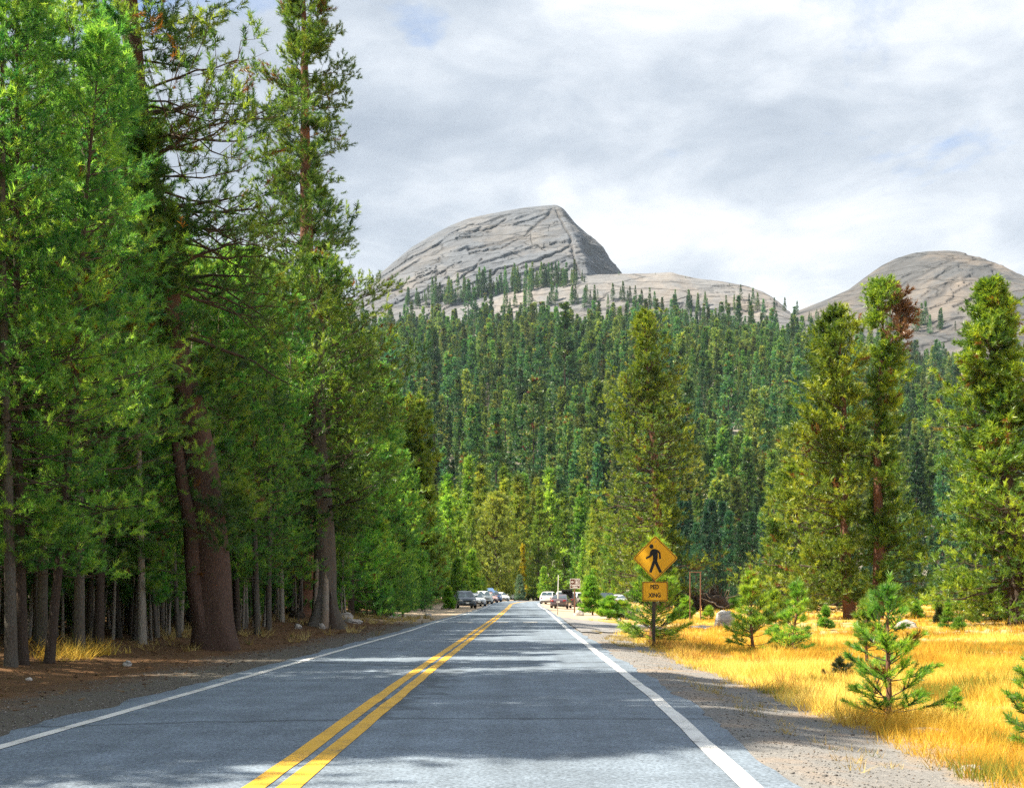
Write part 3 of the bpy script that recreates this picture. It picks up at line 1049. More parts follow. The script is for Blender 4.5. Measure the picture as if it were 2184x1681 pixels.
    return tag(obj(name, np_mesh(name, V, F, [mat], smooth=True, attrs={'cleft_and_shade': (cleft_and_shade * env * 0.85).ravel()})), kind='structure')


DOME1 = [(700, 700), (760, 636), (790, 602), (820, 576), (850, 550), (880, 526), (920, 502), (960, 481), (1000, 466), (1040, 457), (1080, 450),
         (1120, 443), (1160, 439), (1186, 437), (1200, 444), (1212, 458), (1226, 476), (1246, 494), (1268, 514), (1284, 536), (1298, 560), (1311, 589), (1325, 640), (1345, 700)]
DOME2 = [(900, 706), (960, 668), (1040, 640), (1110, 620), (1170, 604), (1230, 593), (1270, 590), (1330, 588), (1395, 584), (1430, 583), (1455, 591), (1500, 598),
         (1550, 606), (1590, 614), (1620, 626), (1648, 646), (1680, 676), (1740, 730)]
DOME3 = [(1640, 690), (1700, 664), (1760, 640), (1810, 618), (1850, 588), (1880, 567), (1910, 552), (1945, 541), (1975, 537), (2010, 536), (2030, 537), (2036, 541), (2065, 547),
         (2095, 562), (2115, 578), (2122, 574), (2132, 580), (2140, 604), (2165, 624), (2190, 652), (2230, 690), (2300, 740), (2400, 800)]
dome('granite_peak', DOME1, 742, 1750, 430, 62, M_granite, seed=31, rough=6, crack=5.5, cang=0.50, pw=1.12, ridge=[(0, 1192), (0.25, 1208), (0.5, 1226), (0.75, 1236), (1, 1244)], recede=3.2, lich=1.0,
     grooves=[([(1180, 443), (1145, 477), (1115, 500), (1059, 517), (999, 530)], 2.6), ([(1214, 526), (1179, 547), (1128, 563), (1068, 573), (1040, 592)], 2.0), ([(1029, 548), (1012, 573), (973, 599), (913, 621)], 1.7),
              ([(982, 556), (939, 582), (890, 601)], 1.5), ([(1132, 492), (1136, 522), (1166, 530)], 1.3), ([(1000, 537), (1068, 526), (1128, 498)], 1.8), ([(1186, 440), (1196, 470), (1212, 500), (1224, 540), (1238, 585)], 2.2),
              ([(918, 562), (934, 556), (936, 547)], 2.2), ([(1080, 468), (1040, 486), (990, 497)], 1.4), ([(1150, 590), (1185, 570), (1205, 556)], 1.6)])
dome('granite_ridge', DOME2, 760, 1430, 150, 0, M_granite_pale, nu=360, nv=90, seed=47, rough=4, crack=2.5, cang=0.12, pw=1.6)
dome('granite_dome', DOME3, 780, 1500, 330, 34, M_granite_warm, nu=380, nv=150, seed=53, rough=3.5, crack=4.0, cang=0.52, pw=1.3, lich=1.0,
     grooves=[([(2020, 606), (2014, 624), (1979, 643), (1962, 658), (1924, 675)], 4.6), ([(2036, 556), (1949, 593), (1889, 632)], 1.8), ([(2090, 631), (2036, 655)], 1.8), ([(2058, 680), (2014, 685), (1992, 702)], 2.0), ([(1960, 600), (1900, 612)], 1.3),
              ([(2118, 575), (2128, 610), (2150, 640)], 2.0)])

# ------------------------------------------------------------------ left forest: two old pines seen as landmarks
def pix_path(pts, y0):
    """trunk axis through photo points at distance y0, relative to its base"""
    zz = np.array([W(px, py, y0)[1] for px, py, _ in pts]); xx = np.array([W(px, py, y0)[0] for px, py, _ in pts])
    rr = np.array([p[2] for p in pts]) / FPX * y0 / 2
    return zz, xx, rr


# leaning giant
LY = 24.7
lz, lxx, lr = pix_path([(462, 1390, 112), (459, 1330, 92), (450, 1240, 88), (438, 1120, 84), (424, 1010, 82), (408, 930, 80), (398, 870, 76), (374, 760, 62), (352, 620, 56),
                        (332, 450, 54), (306, 300, 50), (288, 100, 46), (276, -60, 38), (268, -220, 28), (262, -400, 14), (258, -520, 4)], LY)
bx, bz = float(lxx[0]), float(lz[0])
lz, lxx = lz - bz, lxx - bx
Hlean = float(lz[-1])
lean_path = lambda z: (np.interp(z, lz, lxx), 0.25 * np.sin(np.asarray(z) * 0.35))
lean = thing('leaning_pine', 'huge old pine with a thick leaning dark trunk at the left roadside', 'tree', (bx, LY, bz + 0.02))
zs = [-0.5, -0.2] + list(np.linspace(0, 1, 7)) + list(np.arange(1.3, Hlean, 0.45)) + [Hlean]
lt = obj('trunk', trunk_mesh('leaning_trunk', zs, lean_path, lambda z: float(np.interp(z, lz, lr)) * 0.88, M_bark_lean, 22, 0.22, 4, 0.13), lean)
# a second stem fused to the left of the main trunk, ending in a broken pale stub
zs2 = list(np.arange(-0.3, 4.6, 0.3))
st_path = lambda z: (np.interp(z, lz, lxx) - 0.27 - 0.015 * z + 0.03 * math.sin(z * 3), -0.16)
obj('fused_stem', trunk_mesh('fused_stem', zs2, st_path, lambda z: 0.22 * (1 - z / 9), M_bark_lean, 12, 0.3, 9, 0.15), lean)
d = conifer(5, Hlean, 2.6, 300, lambda t: 0.8 + 1.6 * np.sin(np.clip(t * 1.15 + 0.12, 0, 1) * math.pi) ** 0.8, e0=-34, e1=34, nsub=10, ntuft=3, al=0.27, bl=0.13, w=0.018, k=38, up=0.12, limb=0.006, wobble=0.09, bare=0.2,
            path=lean_path, r0=0.3, sub_from=0.18, sub_len=0.44, patch=0.8, sides=5, tipdroop=0.22,
            keep=lambda t, az, g: ((t > 0.17) | ((t > 0.02) & (np.cos(az) > -0.1) & (g.random(len(t)) < 0.6) & (t < 0.09))) & ((np.cos(az) > -0.55) | (g.random(len(t)) < 0.5)) & (np.sin(az) < 0.9) & ~((t > 0.17) & (t < 0.30) & (np.sin(az) < -0.2)))
tag(obj('branches', np_mesh('lean_branches', d['Vw'], d['Fw'], [M_twig]), lean), kind='stuff')
obj('crown', np_mesh('lean_crown', d['Vt'], d['Ft'], [M_leaf_old], d['tint']), lean)
# heavy dead limbs, each one a part
gl = np.random.default_rng(77)
for k, (z, az, L, e) in enumerate([(8.2, 10, 2.2, 35), (8.0, -25, 2.6, 5), (6.9, 15, 2.9, -12), (9.4, -10, 2.4, 20), (10.6, 5, 2.6, 40), (4.9, 195, 0.5, 10), (5.4, 170, 0.7, -35), (11.6, 20, 2.8, 25), (10.2, 200, 1.8, 30)]):
    s = np.linspace(0, 1, 9)
    a = R(az)
    x = np.interp(z, lz, lxx) + np.cos(a) * L * s * math.cos(R(e)) + gl.normal(0, 0.05, 9) * s
    y = np.sin(a) * L * s + gl.normal(0, 0.05, 9) * s
    zz = z + L * s * math.sin(R(e)) - 0.5 * s ** 2 * L * 0.4 + gl.normal(0, 0.06, 9) * s
    Vv, Fv = tubes(np.stack([x, y, zz], -1)[None], (0.055 * (1.08 - s))[None], 7)
    obj('limb', np_mesh('limb', Vv, Fv, [M_bark_dark], smooth=True), lean)

# tall slender pine rising above the forest edge
TY = 44.3
tz, txx, trr = pix_path([(642, 1338, 74), (646, 1280, 52), (650, 1200, 40), (652, 1060, 34), (655, 900, 32), (656, 700, 30), (655, 500, 26), (652, 350, 22), (650, 200, 17), (648, 80, 12), (646, -40, 6), (645, -75, 2)], TY)
bx, bz = float(txx[0]), float(tz[0])
tz, txx = tz - bz, txx - bx
Htall = float(tz[-1])
tall_path = lambda z: (np.interp(z, tz, txx), 0.1 * np.sin(np.asarray(z) * 0.3))
tall = thing('tall_pine', 'tallest slender pine with a thin open crown against the clouds', 'tree', (bx, TY, bz + 0.02))
zs = [-0.5, -0.2] + list(np.linspace(0, 1.5, 7)) + list(np.arange(2, Htall, 0.7)) + [Htall]
obj('trunk', trunk_mesh('tall_trunk', zs, tall_path, lambda z: float(np.interp(z, tz, trr)), M_bark_red, 14, 0.25, 3, 0.10), tall)
d = conifer(61, Htall, 3.8, 300, lambda t: np.interp(t, [0, 0.15, 0.32, 0.5, 0.6, 0.75, 0.9, 1.0], [2.2, 2.9, 3.2, 2.4, 1.6, 1.45, 1.1, 0.4]), e0=-10, e1=24, nsub=11, ntuft=3, al=0.24, bl=0.12, w=0.018, k=40, up=0.26, limb=0.006, wobble=0.10, bare=0.35,
            path=tall_path, r0=0.3, sub_from=0.26, sub_len=0.46, patch=0.85, sides=4, flat=0.85, tipdroop=0.20, whorl=0.80)
tag(obj('branches', np_mesh('tall_branches', d['Vw'], d['Fw'], [M_twig]), tall), kind='stuff')
obj('crown', np_mesh('tall_crown', d['Vt'], d['Ft'], [M_leaf_old], d['tint']), tall)

# old split trunk beside it: silver wood, dark base
x, y, z = G(692, 1337)
split = thing('split_trunk_pine', 'old pine with a pale silvery split trunk beside the tall slender pine', 'tree', (x, y, z + 0.02))
sp_path = lambda z: (-0.02 * z + 0.05 * np.sin(np.asarray(z) * 0.8), 0.0 * np.asarray(z))
obj('trunk', trunk_mesh('split_trunk', [-0.4, -0.1] + list(np.linspace(0.05, 1.5, 9)) + list(np.arange(2, 13, 0.6)), sp_path, lambda z: 0.42 * (1 - max(z, 0) / 13.5) ** 0.8, M_bark_grey, 26, 0.5, 8, 0.24), split)
for k, (ox, w0, m, h) in enumerate([(0.30, 0.13, M_bark_dark, 1.6), (0.10, 0.16, M_bark_silver, 4.2), (-0.24, 0.13, M_bark_silver, 5.0), (0.22, 0.09, M_bark_silver, 3.4)]):
    obj('buttress', trunk_mesh('buttress', [-0.3, 0, 0.15, 0.4, 0.8, 1.2, h * 0.6, h], lambda z, ox=ox, h=h: (ox * (1 - 0.35 * z / h), -0.33 + 0.06 * z), lambda z, w0=w0, h=h: w0 * (1 - 0.75 * max(z, 0) / h), m, 9, 0.6, k, 0.2), split)
d = conifer(63, 12.6, 3.4, 150, lambda t: 3.3 * (1 - t) ** 0.6 * np.clip(0.5 + t * 3, 0, 1) + 0.2, e0=-6, e1=35, nsub=8, ntuft=2, al=0.26, bl=0.15, w=0.028, k=28, up=0.15, bare=0.3, path=sp_path, r0=0.3, patch=0.5)
tag(obj('branches', np_mesh('split_branches', d['Vw'], d['Fw'], [M_twig]), split), kind='stuff')
obj('crown', np_mesh('split_crown', d['Vt'], d['Ft'], [M_leaf_old], d['tint']), split)

# ------------------------------------------------------------------ left forest: lodgepole stand
GRP_L = 'lodgepole pines of the roadside forest'
LAB_L = 'slim lodgepole pine in the crowded shady forest left of the road'
near = []
for k, (H, r0, z0, nb, Rm) in enumerate([(15, 0.115, 2.2, 170, 1.9), (14, 0.10, 1.7, 170, 1.75), (13, 0.09, 1.3, 160, 1.7), (16, 0.125, 3.2, 170, 2.0), (12, 0.085, 1.8, 150, 1.6)]):
    near.append((make_tree('lodgepole_pine', LAB_L, 'tree', GRP_L, 100 + k, H, r0, (M_bark_grey, M_bark_dark, M_bark_pale)[k % 3], M_leaf_near, z0, nb,
                           cone_profile(Rm, 0.55, 0.55), e0=-12, e1=48, nsub=6, ntuft=2, al=0.24, bl=0.115, w=0.016, k=36, up=0.22, patch=0.7, sub_from=0.35, bare=0.35, wobble=0.08), H))
pole = []
for k, (H, r0, z0, nb, Rm) in enumerate([(10, 0.065, 2.4, 80, 1.1), (9, 0.05, 2.0, 80, 1.0), (11, 0.075, 3.2, 90, 1.2), (7.5, 0.042, 1.2, 80, 1.0)]):
    pole.append((make_tree('pole_pine', 'thin grey stem of a crowded young pine in the forest shade', 'tree', 'thin pole pines under the forest canopy', 200 + k, H, r0, M_bark_pale if k % 2 else M_bark_grey, M_leaf_near, z0, nb,
                           cone_profile(Rm, 0.6, 0.6), e0=-15, e1=40, nsub=5, ntuft=2, al=0.22, bl=0.11, w=0.017, k=30, up=0.15, patch=0.7, sides=3, bare=0.3, wobble=0.08, twig=M_twig_pale), H))
far = []
for k, (H, r0, z0, nb, Rm) in enumerate([(15, 0.18, 1.0, 150, 2.3), (13, 0.15, 0.7, 140, 2.1), (17, 0.2, 2.5, 160, 2.3)]):
    far.append((make_tree('lodgepole_pine', 'full green pine along the shaded left roadside farther ahead', 'tree', 'pines farther along the left roadside', 300 + k, H, r0, M_bark_dark, M_leaf_near, z0, nb,
                          cone_profile(Rm, 0.6, 0.75), e0=-12, e1=45, nsub=6, ntuft=2, al=0.34, bl=0.19, w=0.036, k=24, up=0.2, patch=0.7, bare=0.3, wobble=0.08), H))
FREE = {}
BASE = {}


def plant(proto, x, y, z, H, rz, label=None, group=None, lean=0.0):
    src, h0 = proto
    s = H / h0
    if src.name not in BASE:
        BASE[src.name] = (src['label'], src.get('group'))
    label = label or BASE[src.name][0]
    group = group or BASE[src.name][1]
    if not FREE.get(src.name):
        FREE[src.name] = True
        o = src
        o.location = (x, y, z); o.rotation_euler = (0, 0, rz); o.scale = (s, s, s)
        if label: o['label'] = label
        if group: o['group'] = group
    else:
        o = copy_tree(src, (x, y, z), rz, s, label, group)
    if lean:
        o.rotation_euler = (lean * math.sin(rz), lean * math.cos(rz), rz)
    return o


TOPLIM_X = [-800, 60, 130, 200, 250, 330, 400, 440, 600, 640, 740, 800, 870, 930, 960]
TOPLIM_Y = [-900, -400, -120, 60, -40, 40, 330, 540, 520, 600, 600, 720, 830, 1010, 1150]


def limit_h(x, y, z, H, wid=1.4):
    h = H
    for dx in (-wid * 0.5, 0, wid * 0.5):
        px = CX + FPX * (x + dx) / y
        ly = np.interp(px, TOPLIM_X, TOPLIM_Y)
        h = min(h, CAM_H + (HZ - ly) / FPX * y - z)
    return h


placed = []


def free_spot(x, y, d):
    for (a, b) in placed:
        if (a - x) ** 2 + (b - y) ** 2 < d * d:
            return False
    return True


def edge_x(y):
    return float(np.interp(y, [0, 8, 21, 25, 30, 44, 60, 80, 110, 180], [-9.6, -9.4, -9.3, -8.4, -8.2, -8.0, -6.5, -6.8, -9.0, -9.6]))


rs = random.Random(5)
# trunks that stand out at the front of the stand
EXPL = [(20, 1421, 3, 1.20, 'dark lodgepole trunk at the far left edge, one of two close together'), (44, 1417, 1, 1.0, 'greyish lodgepole trunk close to the dark trunk at the far left edge'),
        (106, 1414, 1, 1.05, 'pale grey lodgepole trunk leaning right beside the golden tuft'), (92, 1385, 0, 1.1, 'straight dark lodgepole behind the pale leaning trunk'),
        (168, 1392, 3, 1.0, None), (212, 1372, 4, 1.0, None), (300, 1372, 2, 1.0, None), (546, 1350, 3, 0.85, 'dark straight pine trunk just right of the huge leaning pine'),
        (574, 1344, 0, 0.85, 'dark pine trunk between the leaning pine and the split trunk'), (505, 1352, 1, 0.8, None), (600, 1326, 2, 0.8, None), (724, 1304, 0, 0.8, None), (712, 1308, 3, 0.75, None)]
placed.append((-6.3, LY)); placed.append((-7.8, TY)); placed.append((-7.1, TY))
for px, py, v, s, lab in EXPL:
    x, y, z = G(px, py)
    H = min(near[v][1] * s * 1.15, limit_h(x, y, z, 99))
    if H < 6: H = 6
    a = rs.uniform(0, 6)
    plant(near[v], x, y, z - 0.02, H, a, lab, lean=0.0)
    placed.append((x, y))
o = [c for c in COL.objects if c.get('label', '').startswith('pale grey lodgepole trunk')][0]
o.rotation_euler = (0, R(4.2), 0.4)
for k in range(26):                                               # the row beside the camera whose shade falls on the road
    y = 6.9 + 7.2 * (k / 25) ** 1.25 + rs.uniform(-0.2, 0.3); x = -8.5 - rs.random() * 3.6
    if free_spot(x, y, 0.8):
        plant(near[rs.randrange(5)], x, y, float(zg(x, y)) - 0.02, (2.7 - x) * 1.41 * rs.uniform(0.88, 1.04), rs.uniform(0, 6))
        placed.append((x, y))
n = 0
while n < 37:                                                     # canopy trees near the road
    y = rs.uniform(13.5, 52); x = edge_x(y) - abs(rs.gauss(0, 1)) * 1.9 - rs.random() * 1.5 - 0.1
    if x < -0.62 * y - 9 or not free_spot(x, y, 1.95):
        continue
    if y < LY and abs(CX + FPX * x / y - 420) < 210:
        continue
    z = float(zg(x, y))
    v = rs.randrange(5)
    H = near[v][1] * rs.uniform(0.95, 1.25) * (1.12 - 0.15 * min(4.0, max(0.0, edge_x(y) - x)))
    H = min(H, limit_h(x, y, z, 99, 2.5))
    if 17 < y < 25 and x > -13: H = min(H, 10.5)
    if H < 6.0:
        continue
    plant(near[v], x, y, z - 0.02, H, rs.uniform(0, 6.28), lean=rs.gauss(0, 0.02))
    placed.append((x, y)); n += 1
n = 0
while n < 190:                                                    # thin stems
    y = rs.uniform(20, 50); x = edge_x(y) + 0.4 - rs.random() ** 1.3 * 8
    if x < -0.5 * y - 3 or not free_spot(x, y, 0.4):
        continue
    z = float(zg(x, y)); v = rs.randrange(4)
    H = min(pole[v][1] * rs.uniform(0.7, 1.15), limit_h(x, y, z, 99))
    if H < 3.5:
        continue
    plant(pole[v], x, y, z - 0.02, H, rs.uniform(0, 6.28), lean=rs.gauss(0, 0.045))
    placed.append((x, y)); n += 1
n = 0; tries = 0
while n < 130 and tries < 6000:                                   # farther along the road and deep in the stand
    tries += 1
    y = rs.uniform(46, 175); x = edge_x(y) - rs.random() ** 1.3 * 9 - 0.3
    if tries % 2: y = rs.uniform(40, 110); x = -25 - rs.random() * 16 - max(0, y - 60) * 0.12
    px = CX + FPX * x / y
    if px < -60 or not free_spot(x, y, 2.0):
        continue
    z = float(zg(x, y)); v = rs.randrange(3)
    H = min(far[v][1] * rs.uniform(0.75, 1.3), limit_h(x, y, z, 99, 3))
    if H < 4:
        continue
    plant(far[v], x, y, z - 0.03, H, rs.uniform(0, 6.28), lean=rs.gauss(0, 0.01))
    placed.append((x, y)); n += 1
n = 0
while n < 60:                                                     # thin pale stems of the front rank
    y = rs.uniform(21, 36); x = edge_x(y) + 0.3 - rs.random() * 2.2
    if not free_spot(x, y, 0.3) or abs(CX + FPX * x / y - 425) < 60:
        continue
    z = float(zg(x, y)); v = (1, 3)[rs.randrange(2)]
    H = min(pole[v][1] * rs.uniform(0.6, 1.1), limit_h(x, y, z, 99))
    if H < 3.0:
        continue
    plant(pole[v], x, y, z - 0.02, H, rs.uniform(0, 6.28), lean=rs.gauss(0, 0.06))
    placed.append((x, y)); n += 1
# low bushy growth along the left forest edge
bush = (make_tree('young_pine', 'low bushy young pine filling the shaded forest edge', 'young tree', 'bushy young pines at the left forest edge', 391, 4.2, 0.05, M_bark_grey, M_leaf_near, 0.3, 60,
                  cone_profile(1.15, 0.6, 0.8), e0=-4, e1=50, nsub=5, ntuft=2, al=0.24, bl=0.12, w=0.02, k=26, up=0.2, bare=0.3, patch=0.8), 4.2)
for k in range(26):
    y = rs.uniform(50, 100); x = edge_x(y) + rs.uniform(-1.5, 0.7)
    z = float(zg(x, y))
    plant(bush, x, y, z, min(rs.uniform(2.4, 5.0), limit_h(x, y, z, 99, 2)), rs.uniform(0, 6.28))

n = 0
while n < 70:                                                     # leafy undergrowth among the stems
    y = rs.uniform(22, 47); x = edge_x(y) - 0.3 - rs.random() * 6.0
    if not free_spot(x, y, 0.5) or abs(CX + FPX * x / y - 430) < 75:
        continue
    z = float(zg(x, y)); n += 1
    plant(bush, x, y, z, rs.uniform(1.3, 3.8), rs.uniform(0, 6.28), 'leafy undergrowth pine among the grey stems', 'leafy undergrowth pines among the stems')
    placed.append((x, y))
# ------------------------------------------------------------------ big meadow pines on the right
def meadow_pine(name, label, seed, base, top, wpx, mat_t, prof, z0, nb, leaf=M_leaf_meadow, dx_path=None, r0=0.4, **kw):
    x, y, z = G(*base)
    xt, zt = W(top[0], top[1], y)
    H = zt - z - 0.6
    lean_x = (xt - x) / H
    path = dx_path or (lambda h: (lean_x * h + 0.08 * np.sin(np.asarray(h) * 0.5 + seed), 0.06 * np.sin(np.asarray(h) * 0.4)))
    sc = wpx / FPX * y
    root = thing(name, label, 'tree', (x, y, z))
    d = conifer(seed, H, z0 * H, nb, lambda t: sc * np.interp(t, prof[0], prof[1]), path=path, r0=r0, **kw)
    zs = [-0.5, 0.0, 0.15, 0.4, 0.9] + list(np.arange(1.5, H, 0.8)) + [H]
    obj('trunk', trunk_mesh(name + '_trunk', zs, path, lambda h: r0 * (1 - max(h, 0) / H) ** 0.85 + 0.01, mat_t, 14, 0.25, seed, 0.1), root)
    tag(obj('branches', np_mesh(name + '_branches', d['Vw'], d['Fw'], [M_twig]), root), kind='stuff')
    obj('crown', np_mesh(name + '_crown', d['Vt'], d['Ft'], [leaf], d['tint']), root)
    return root, path, H, sc


KW = dict(e0=-14, e1=40, nsub=8, ntuft=2, al=0.42, bl=0.22, w=0.050, k=26, up=0.16, bare=0.3, wobble=0.09, patch=0.8, sub_from=0.30, sub_len=0.42, sides=4, tipdroop=0.10)
meadow_pine('meadow_pine', 'big full pine standing behind the yellow pedestrian sign', 71, (1418, 1305), (1372, 655), 82, M_bark_red,
            ([0, 0.1, 0.25, 0.4, 0.55, 0.7, 0.85, 0.95, 1], [1.25, 1.2, 1.12, 0.95, 0.92, 0.78, 0.52, 0.32, 0.10]), 0.05, 330, r0=0.55, **KW)
# twin: two leaders on one tree
root, pth, H, sc = meadow_pine('twin_pine', 'double trunked pine with a reddish browned top standing in the golden meadow', 72, (1812, 1320), (1790, 646), 84, M_bark_red,
                               ([0, 0.08, 0.25, 0.45, 0.6, 0.8, 0.93, 1], [1.25, 1.5, 1.22, 0.92, 0.84, 0.72, 0.42, 0.10]), 0.06, 300, r0=0.33, **dict(KW, keep=lambda t, az, g: (np.cos(az) < 0.35)))
x2, y2, z2 = G(1832, 1319)
xt, zt = W(1842, 616, y2)
H2 = zt - z2 - 0.7
p2 = lambda h: (float(x2 - root.location.x) + (xt - x2) / H2 * np.asarray(h) + 0.1 * np.sin(np.asarray(h) * 0.5), 0.25 + 0.0 * np.asarray(h))
zs = [-0.5, 0.0, 0.15, 0.4, 0.9] + list(np.arange(1.5, H2, 0.8)) + [H2]
obj('trunk', trunk_mesh('twin_trunk', zs, p2, lambda h: 0.34 * (1 - max(h, 0) / H2) ** 0.85 + 0.01, M_bark_red, 14, 0.25, 12, 0.1), root)
d = conifer(73, H2, 1.0, 230, lambda t: sc * np.interp(t, [0, 0.1, 0.3, 0.55, 0.75, 0.88, 0.97, 1], [0.75, 0.95, 0.85, 0.72, 0.55, 0.58, 0.35, 0.1]), path=p2, r0=0.33,
            **dict(KW, keep=lambda t, az, g: ((np.cos(az) > -0.45) | (t > 0.85)) & ~((t > 0.80) & (t < 0.97) & (np.cos(az) > 0.0))))
tag(obj('branches', np_mesh('twin_branches', d['Vw'], d['Fw'], [M_twig]), root), kind='stuff')
obj('crown', np_mesh('twin_crown', d['Vt'], d['Ft'], [M_leaf_meadow], d['tint']), root)
d = conifer(74, H2, H2 * 0.80, 34, lambda t: sc * np.interp(t, [0, 0.5, 1], [0.75, 0.62, 0.2]), path=p2, r0=0.33, **dict(KW, keep=lambda t, az, g: (np.cos(az) > -0.2) & (t < 0.85)))
obj('crown', np_mesh('twin_brown_crown', d['Vt'], d['Ft'], [M_leaf_brown], d['tint']), root)['label'] = 'browned dead needles at the top'
meadow_pine('meadow_pine', 'big pine at the right edge of the meadow with its crown above the domes', 75, (2176, 1336), (2108, 578), 120, M_bark_dark,
            ([0, 0.1, 0.3, 0.45, 0.6, 0.75, 0.88, 1], [1.15, 1.35, 1.5, 1.36, 1.05, 0.78, 0.45, 0.06]), 0.07, 360, r0=0.36, **dict(KW, bl=0.20, w=0.042, al=0.30))
meadow_pine('meadow_pine', 'shorter bushy pine just left of the double trunked pine', 76, (1712, 1306), (1698, 968), 62, M_bark_dark,
            ([0, 0.1, 0.3, 0.6, 0.8, 1], [1.35, 1.35, 1.05, 0.75, 0.5, 0.1]), 0.04, 190, r0=0.2, **KW)
meadow_pine('meadow_pine', 'small dense pine under the right edge pine', 77, (2120, 1326), (2112, 1230), 60, M_bark_dark,
            ([0, 0.2, 0.6, 1], [1.1, 1.1, 0.8, 0.2]), 0.05, 80, r0=0.08, **dict(KW, bl=0.16, w=0.034, al=0.24))
meadow_pine('roadside_pine', 'sunlit yellowish pine above the left forest edge, nearest to the far parked cars', 78, (893, 1296), (885, 838), 46, M_bark_dark,
            ([0, 0.2, 0.45, 0.7, 0.9, 1], [1.2, 1.15, 1.0, 0.75, 0.4, 0.1]), 0.06, 190, r0=0.3, leaf=M_leaf_mid, **dict(KW, bl=0.3, w=0.075))
# bare snag left of the twin pine
x, y, z = G(1650, 1300)
sn = thing('dead_snag', 'bare dead trunk left of the double trunked pine', 'dead tree', (x, y, z))
xt, zt = W(1648, 1082, y)
Hs = zt - z
obj('trunk', trunk_mesh('snag', [-0.3, 0] + list(np.linspace(0.4, Hs, 12)), lambda h: (0.05 * math.sin(h), 0), lambda h: 0.2 * (1 - 0.8 * max(h, 0) / Hs), M_bark_dark, 9, 0.2, 3), sn)
gs = np.random.default_rng(8)
Pb = []
for k in range(12):
    h = gs.uniform(0.35, 0.97) * Hs; a = gs.uniform(0, 6.28); L = gs.uniform(0.4, 1.3); s = np.linspace(0, 1, 4)
    Pb.append(np.stack([np.cos(a) * L * s, np.sin(a) * L * s, h - 0.3 * L * s], -1))
Vv, Fv = tubes(np.array(Pb), np.tile(0.03 * (1.1 - np.linspace(0, 1, 4)), (12, 1)), 4)
tag(obj('branches', np_mesh('snag_branches', Vv, Fv, [M_twig_pale]), sn), kind='stuff')

# ------------------------------------------------------------------ valley trees beyond the bend and along the meadow
GRP_M = 'valley conifers beyond the bend'
mid = []
for k, (H, z0, nb, Rm, pw, lm) in enumerate([(22, 1.2, 140, 3.7, 1.05, M_leaf_mid), (24, 1.6, 150, 3.4, 0.9, M_leaf_mid), (20, 0.8, 140, 3.9, 1.1, M_leaf_mid), (25, 3.0, 130, 3.2, 0.85, M_leaf_mid), (18, 0.6, 130, 3.4, 1.15, M_leaf_mid)]):
    mid.append((make_tree('valley_fir', 'yellow green conifer in the sunlit stand where the road bends away', 'tree', GRP_M, 400 + k, H, 0.3, M_bark_dark, lm, z0, nb, cone_profile(Rm, pw, 0.6),
                          e0=-14, e1=48, nsub=5, ntuft=2, al=0.60, bl=0.36, w=0.10, k=16, up=0.18, patch=0.8, sides=3, wobble=0.08), H))
back = []
for k, (H, z0, nb, Rm, pw) in enumerate([(20, 0.5, 140, 3.4, 0.95), (23, 0.8, 150, 3.2, 0.85), (17, 0.4, 130, 3.4, 1.05)]):
    back.append((make_tree('valley_fir', 'dark conifer in the shaded wall of trees behind the golden meadow', 'tree', 'conifers behind the golden meadow', 440 + k, H, 0.28, M_bark_dark, M_leaf_back_shade, z0, nb, cone_profile(Rm, pw, 0.75),
                           e0=-16, e1=46, nsub=5, ntuft=2, al=0.60, bl=0.36, w=0.10, k=16, up=0.18, patch=0.7, sides=3, wobble=0.08), H))
wide = (make_tree('spreading_pine', 'broad rounded yellow green pine where the road bends away', 'tree', None, 420, 15, 0.35, M_bark_dark, M_leaf_wide, 0.5, 170,
                  lambda t: 4.3 * np.sqrt(np.clip(1 - t * 0.97, 0, 1)) * np.clip(0.55 + t * 2, 0, 1), e0=5, e1=62, nsub=6, ntuft=3, al=0.5, bl=0.32, w=0.08, k=14, up=0.3, patch=0.3), 15)
Yw = 195
x, zz = W(1060, 1275, Yw)
zt = W(1055, 1058, Yw)[1]
zb = float(zg(x, Yw))
plant(wide, x, Yw, zb - 0.05, zt - zb, 0.3)
MIDTOP_X = [900, 940, 985, 1040, 1080, 1130, 1185, 1215, 1240, 1280, 1330, 1400, 1460, 1520, 1560, 1620, 1700, 2184]
MIDTOP_Y = [1010, 1000, 975, 970, 1000, 985, 970, 980, 1040, 1060, 1080, 1090, 1060, 1050, 1090, 1090, 1150, 1185]
rm = random.Random(9)
mids = []
tries = 0
while len(mids) < 205 and tries < 20000:
    tries += 1
    y = rm.uniform(172, 300)
    px = rm.uniform(880, 2230)
    x = (px - CX) / FPX * y
    # the road sweeps through to the right: keep it clear where it is in view
    if y < 198 and 1000 < px < 1250:
        continue
    if px > 1250 and y < 180 + 20 * rm.random():
        continue
    if any((a - x) ** 2 + (b - y) ** 2 < (3.7 if px < 1300 else 4.2) ** 2 for a, b in mids):
        continue
    z = float(zg(x, y))
    top = np.interp(px, MIDTOP_X, MIDTOP_Y) + abs(rm.gauss(0, 1)) * 55 + (rm.random() < 0.25) * 60
    H = CAM_H + (HZ - top) / FPX * y - z
    if px < 1020 and y < 190: H *= rm.uniform(0.5, 0.8)
    mids.append((x, y))
    v = rm.randrange(5)
    if px > 1440:
        plant(back[v % 3], x, y, z - 0.05, max(6, H), rm.uniform(0, 6.28), 'dark conifer in the shaded wall of trees behind the golden meadow', 'conifers behind the golden meadow')
    else:
        plant(mid[v], x, y, z - 0.05, max(5, H), rm.uniform(0, 6.28))
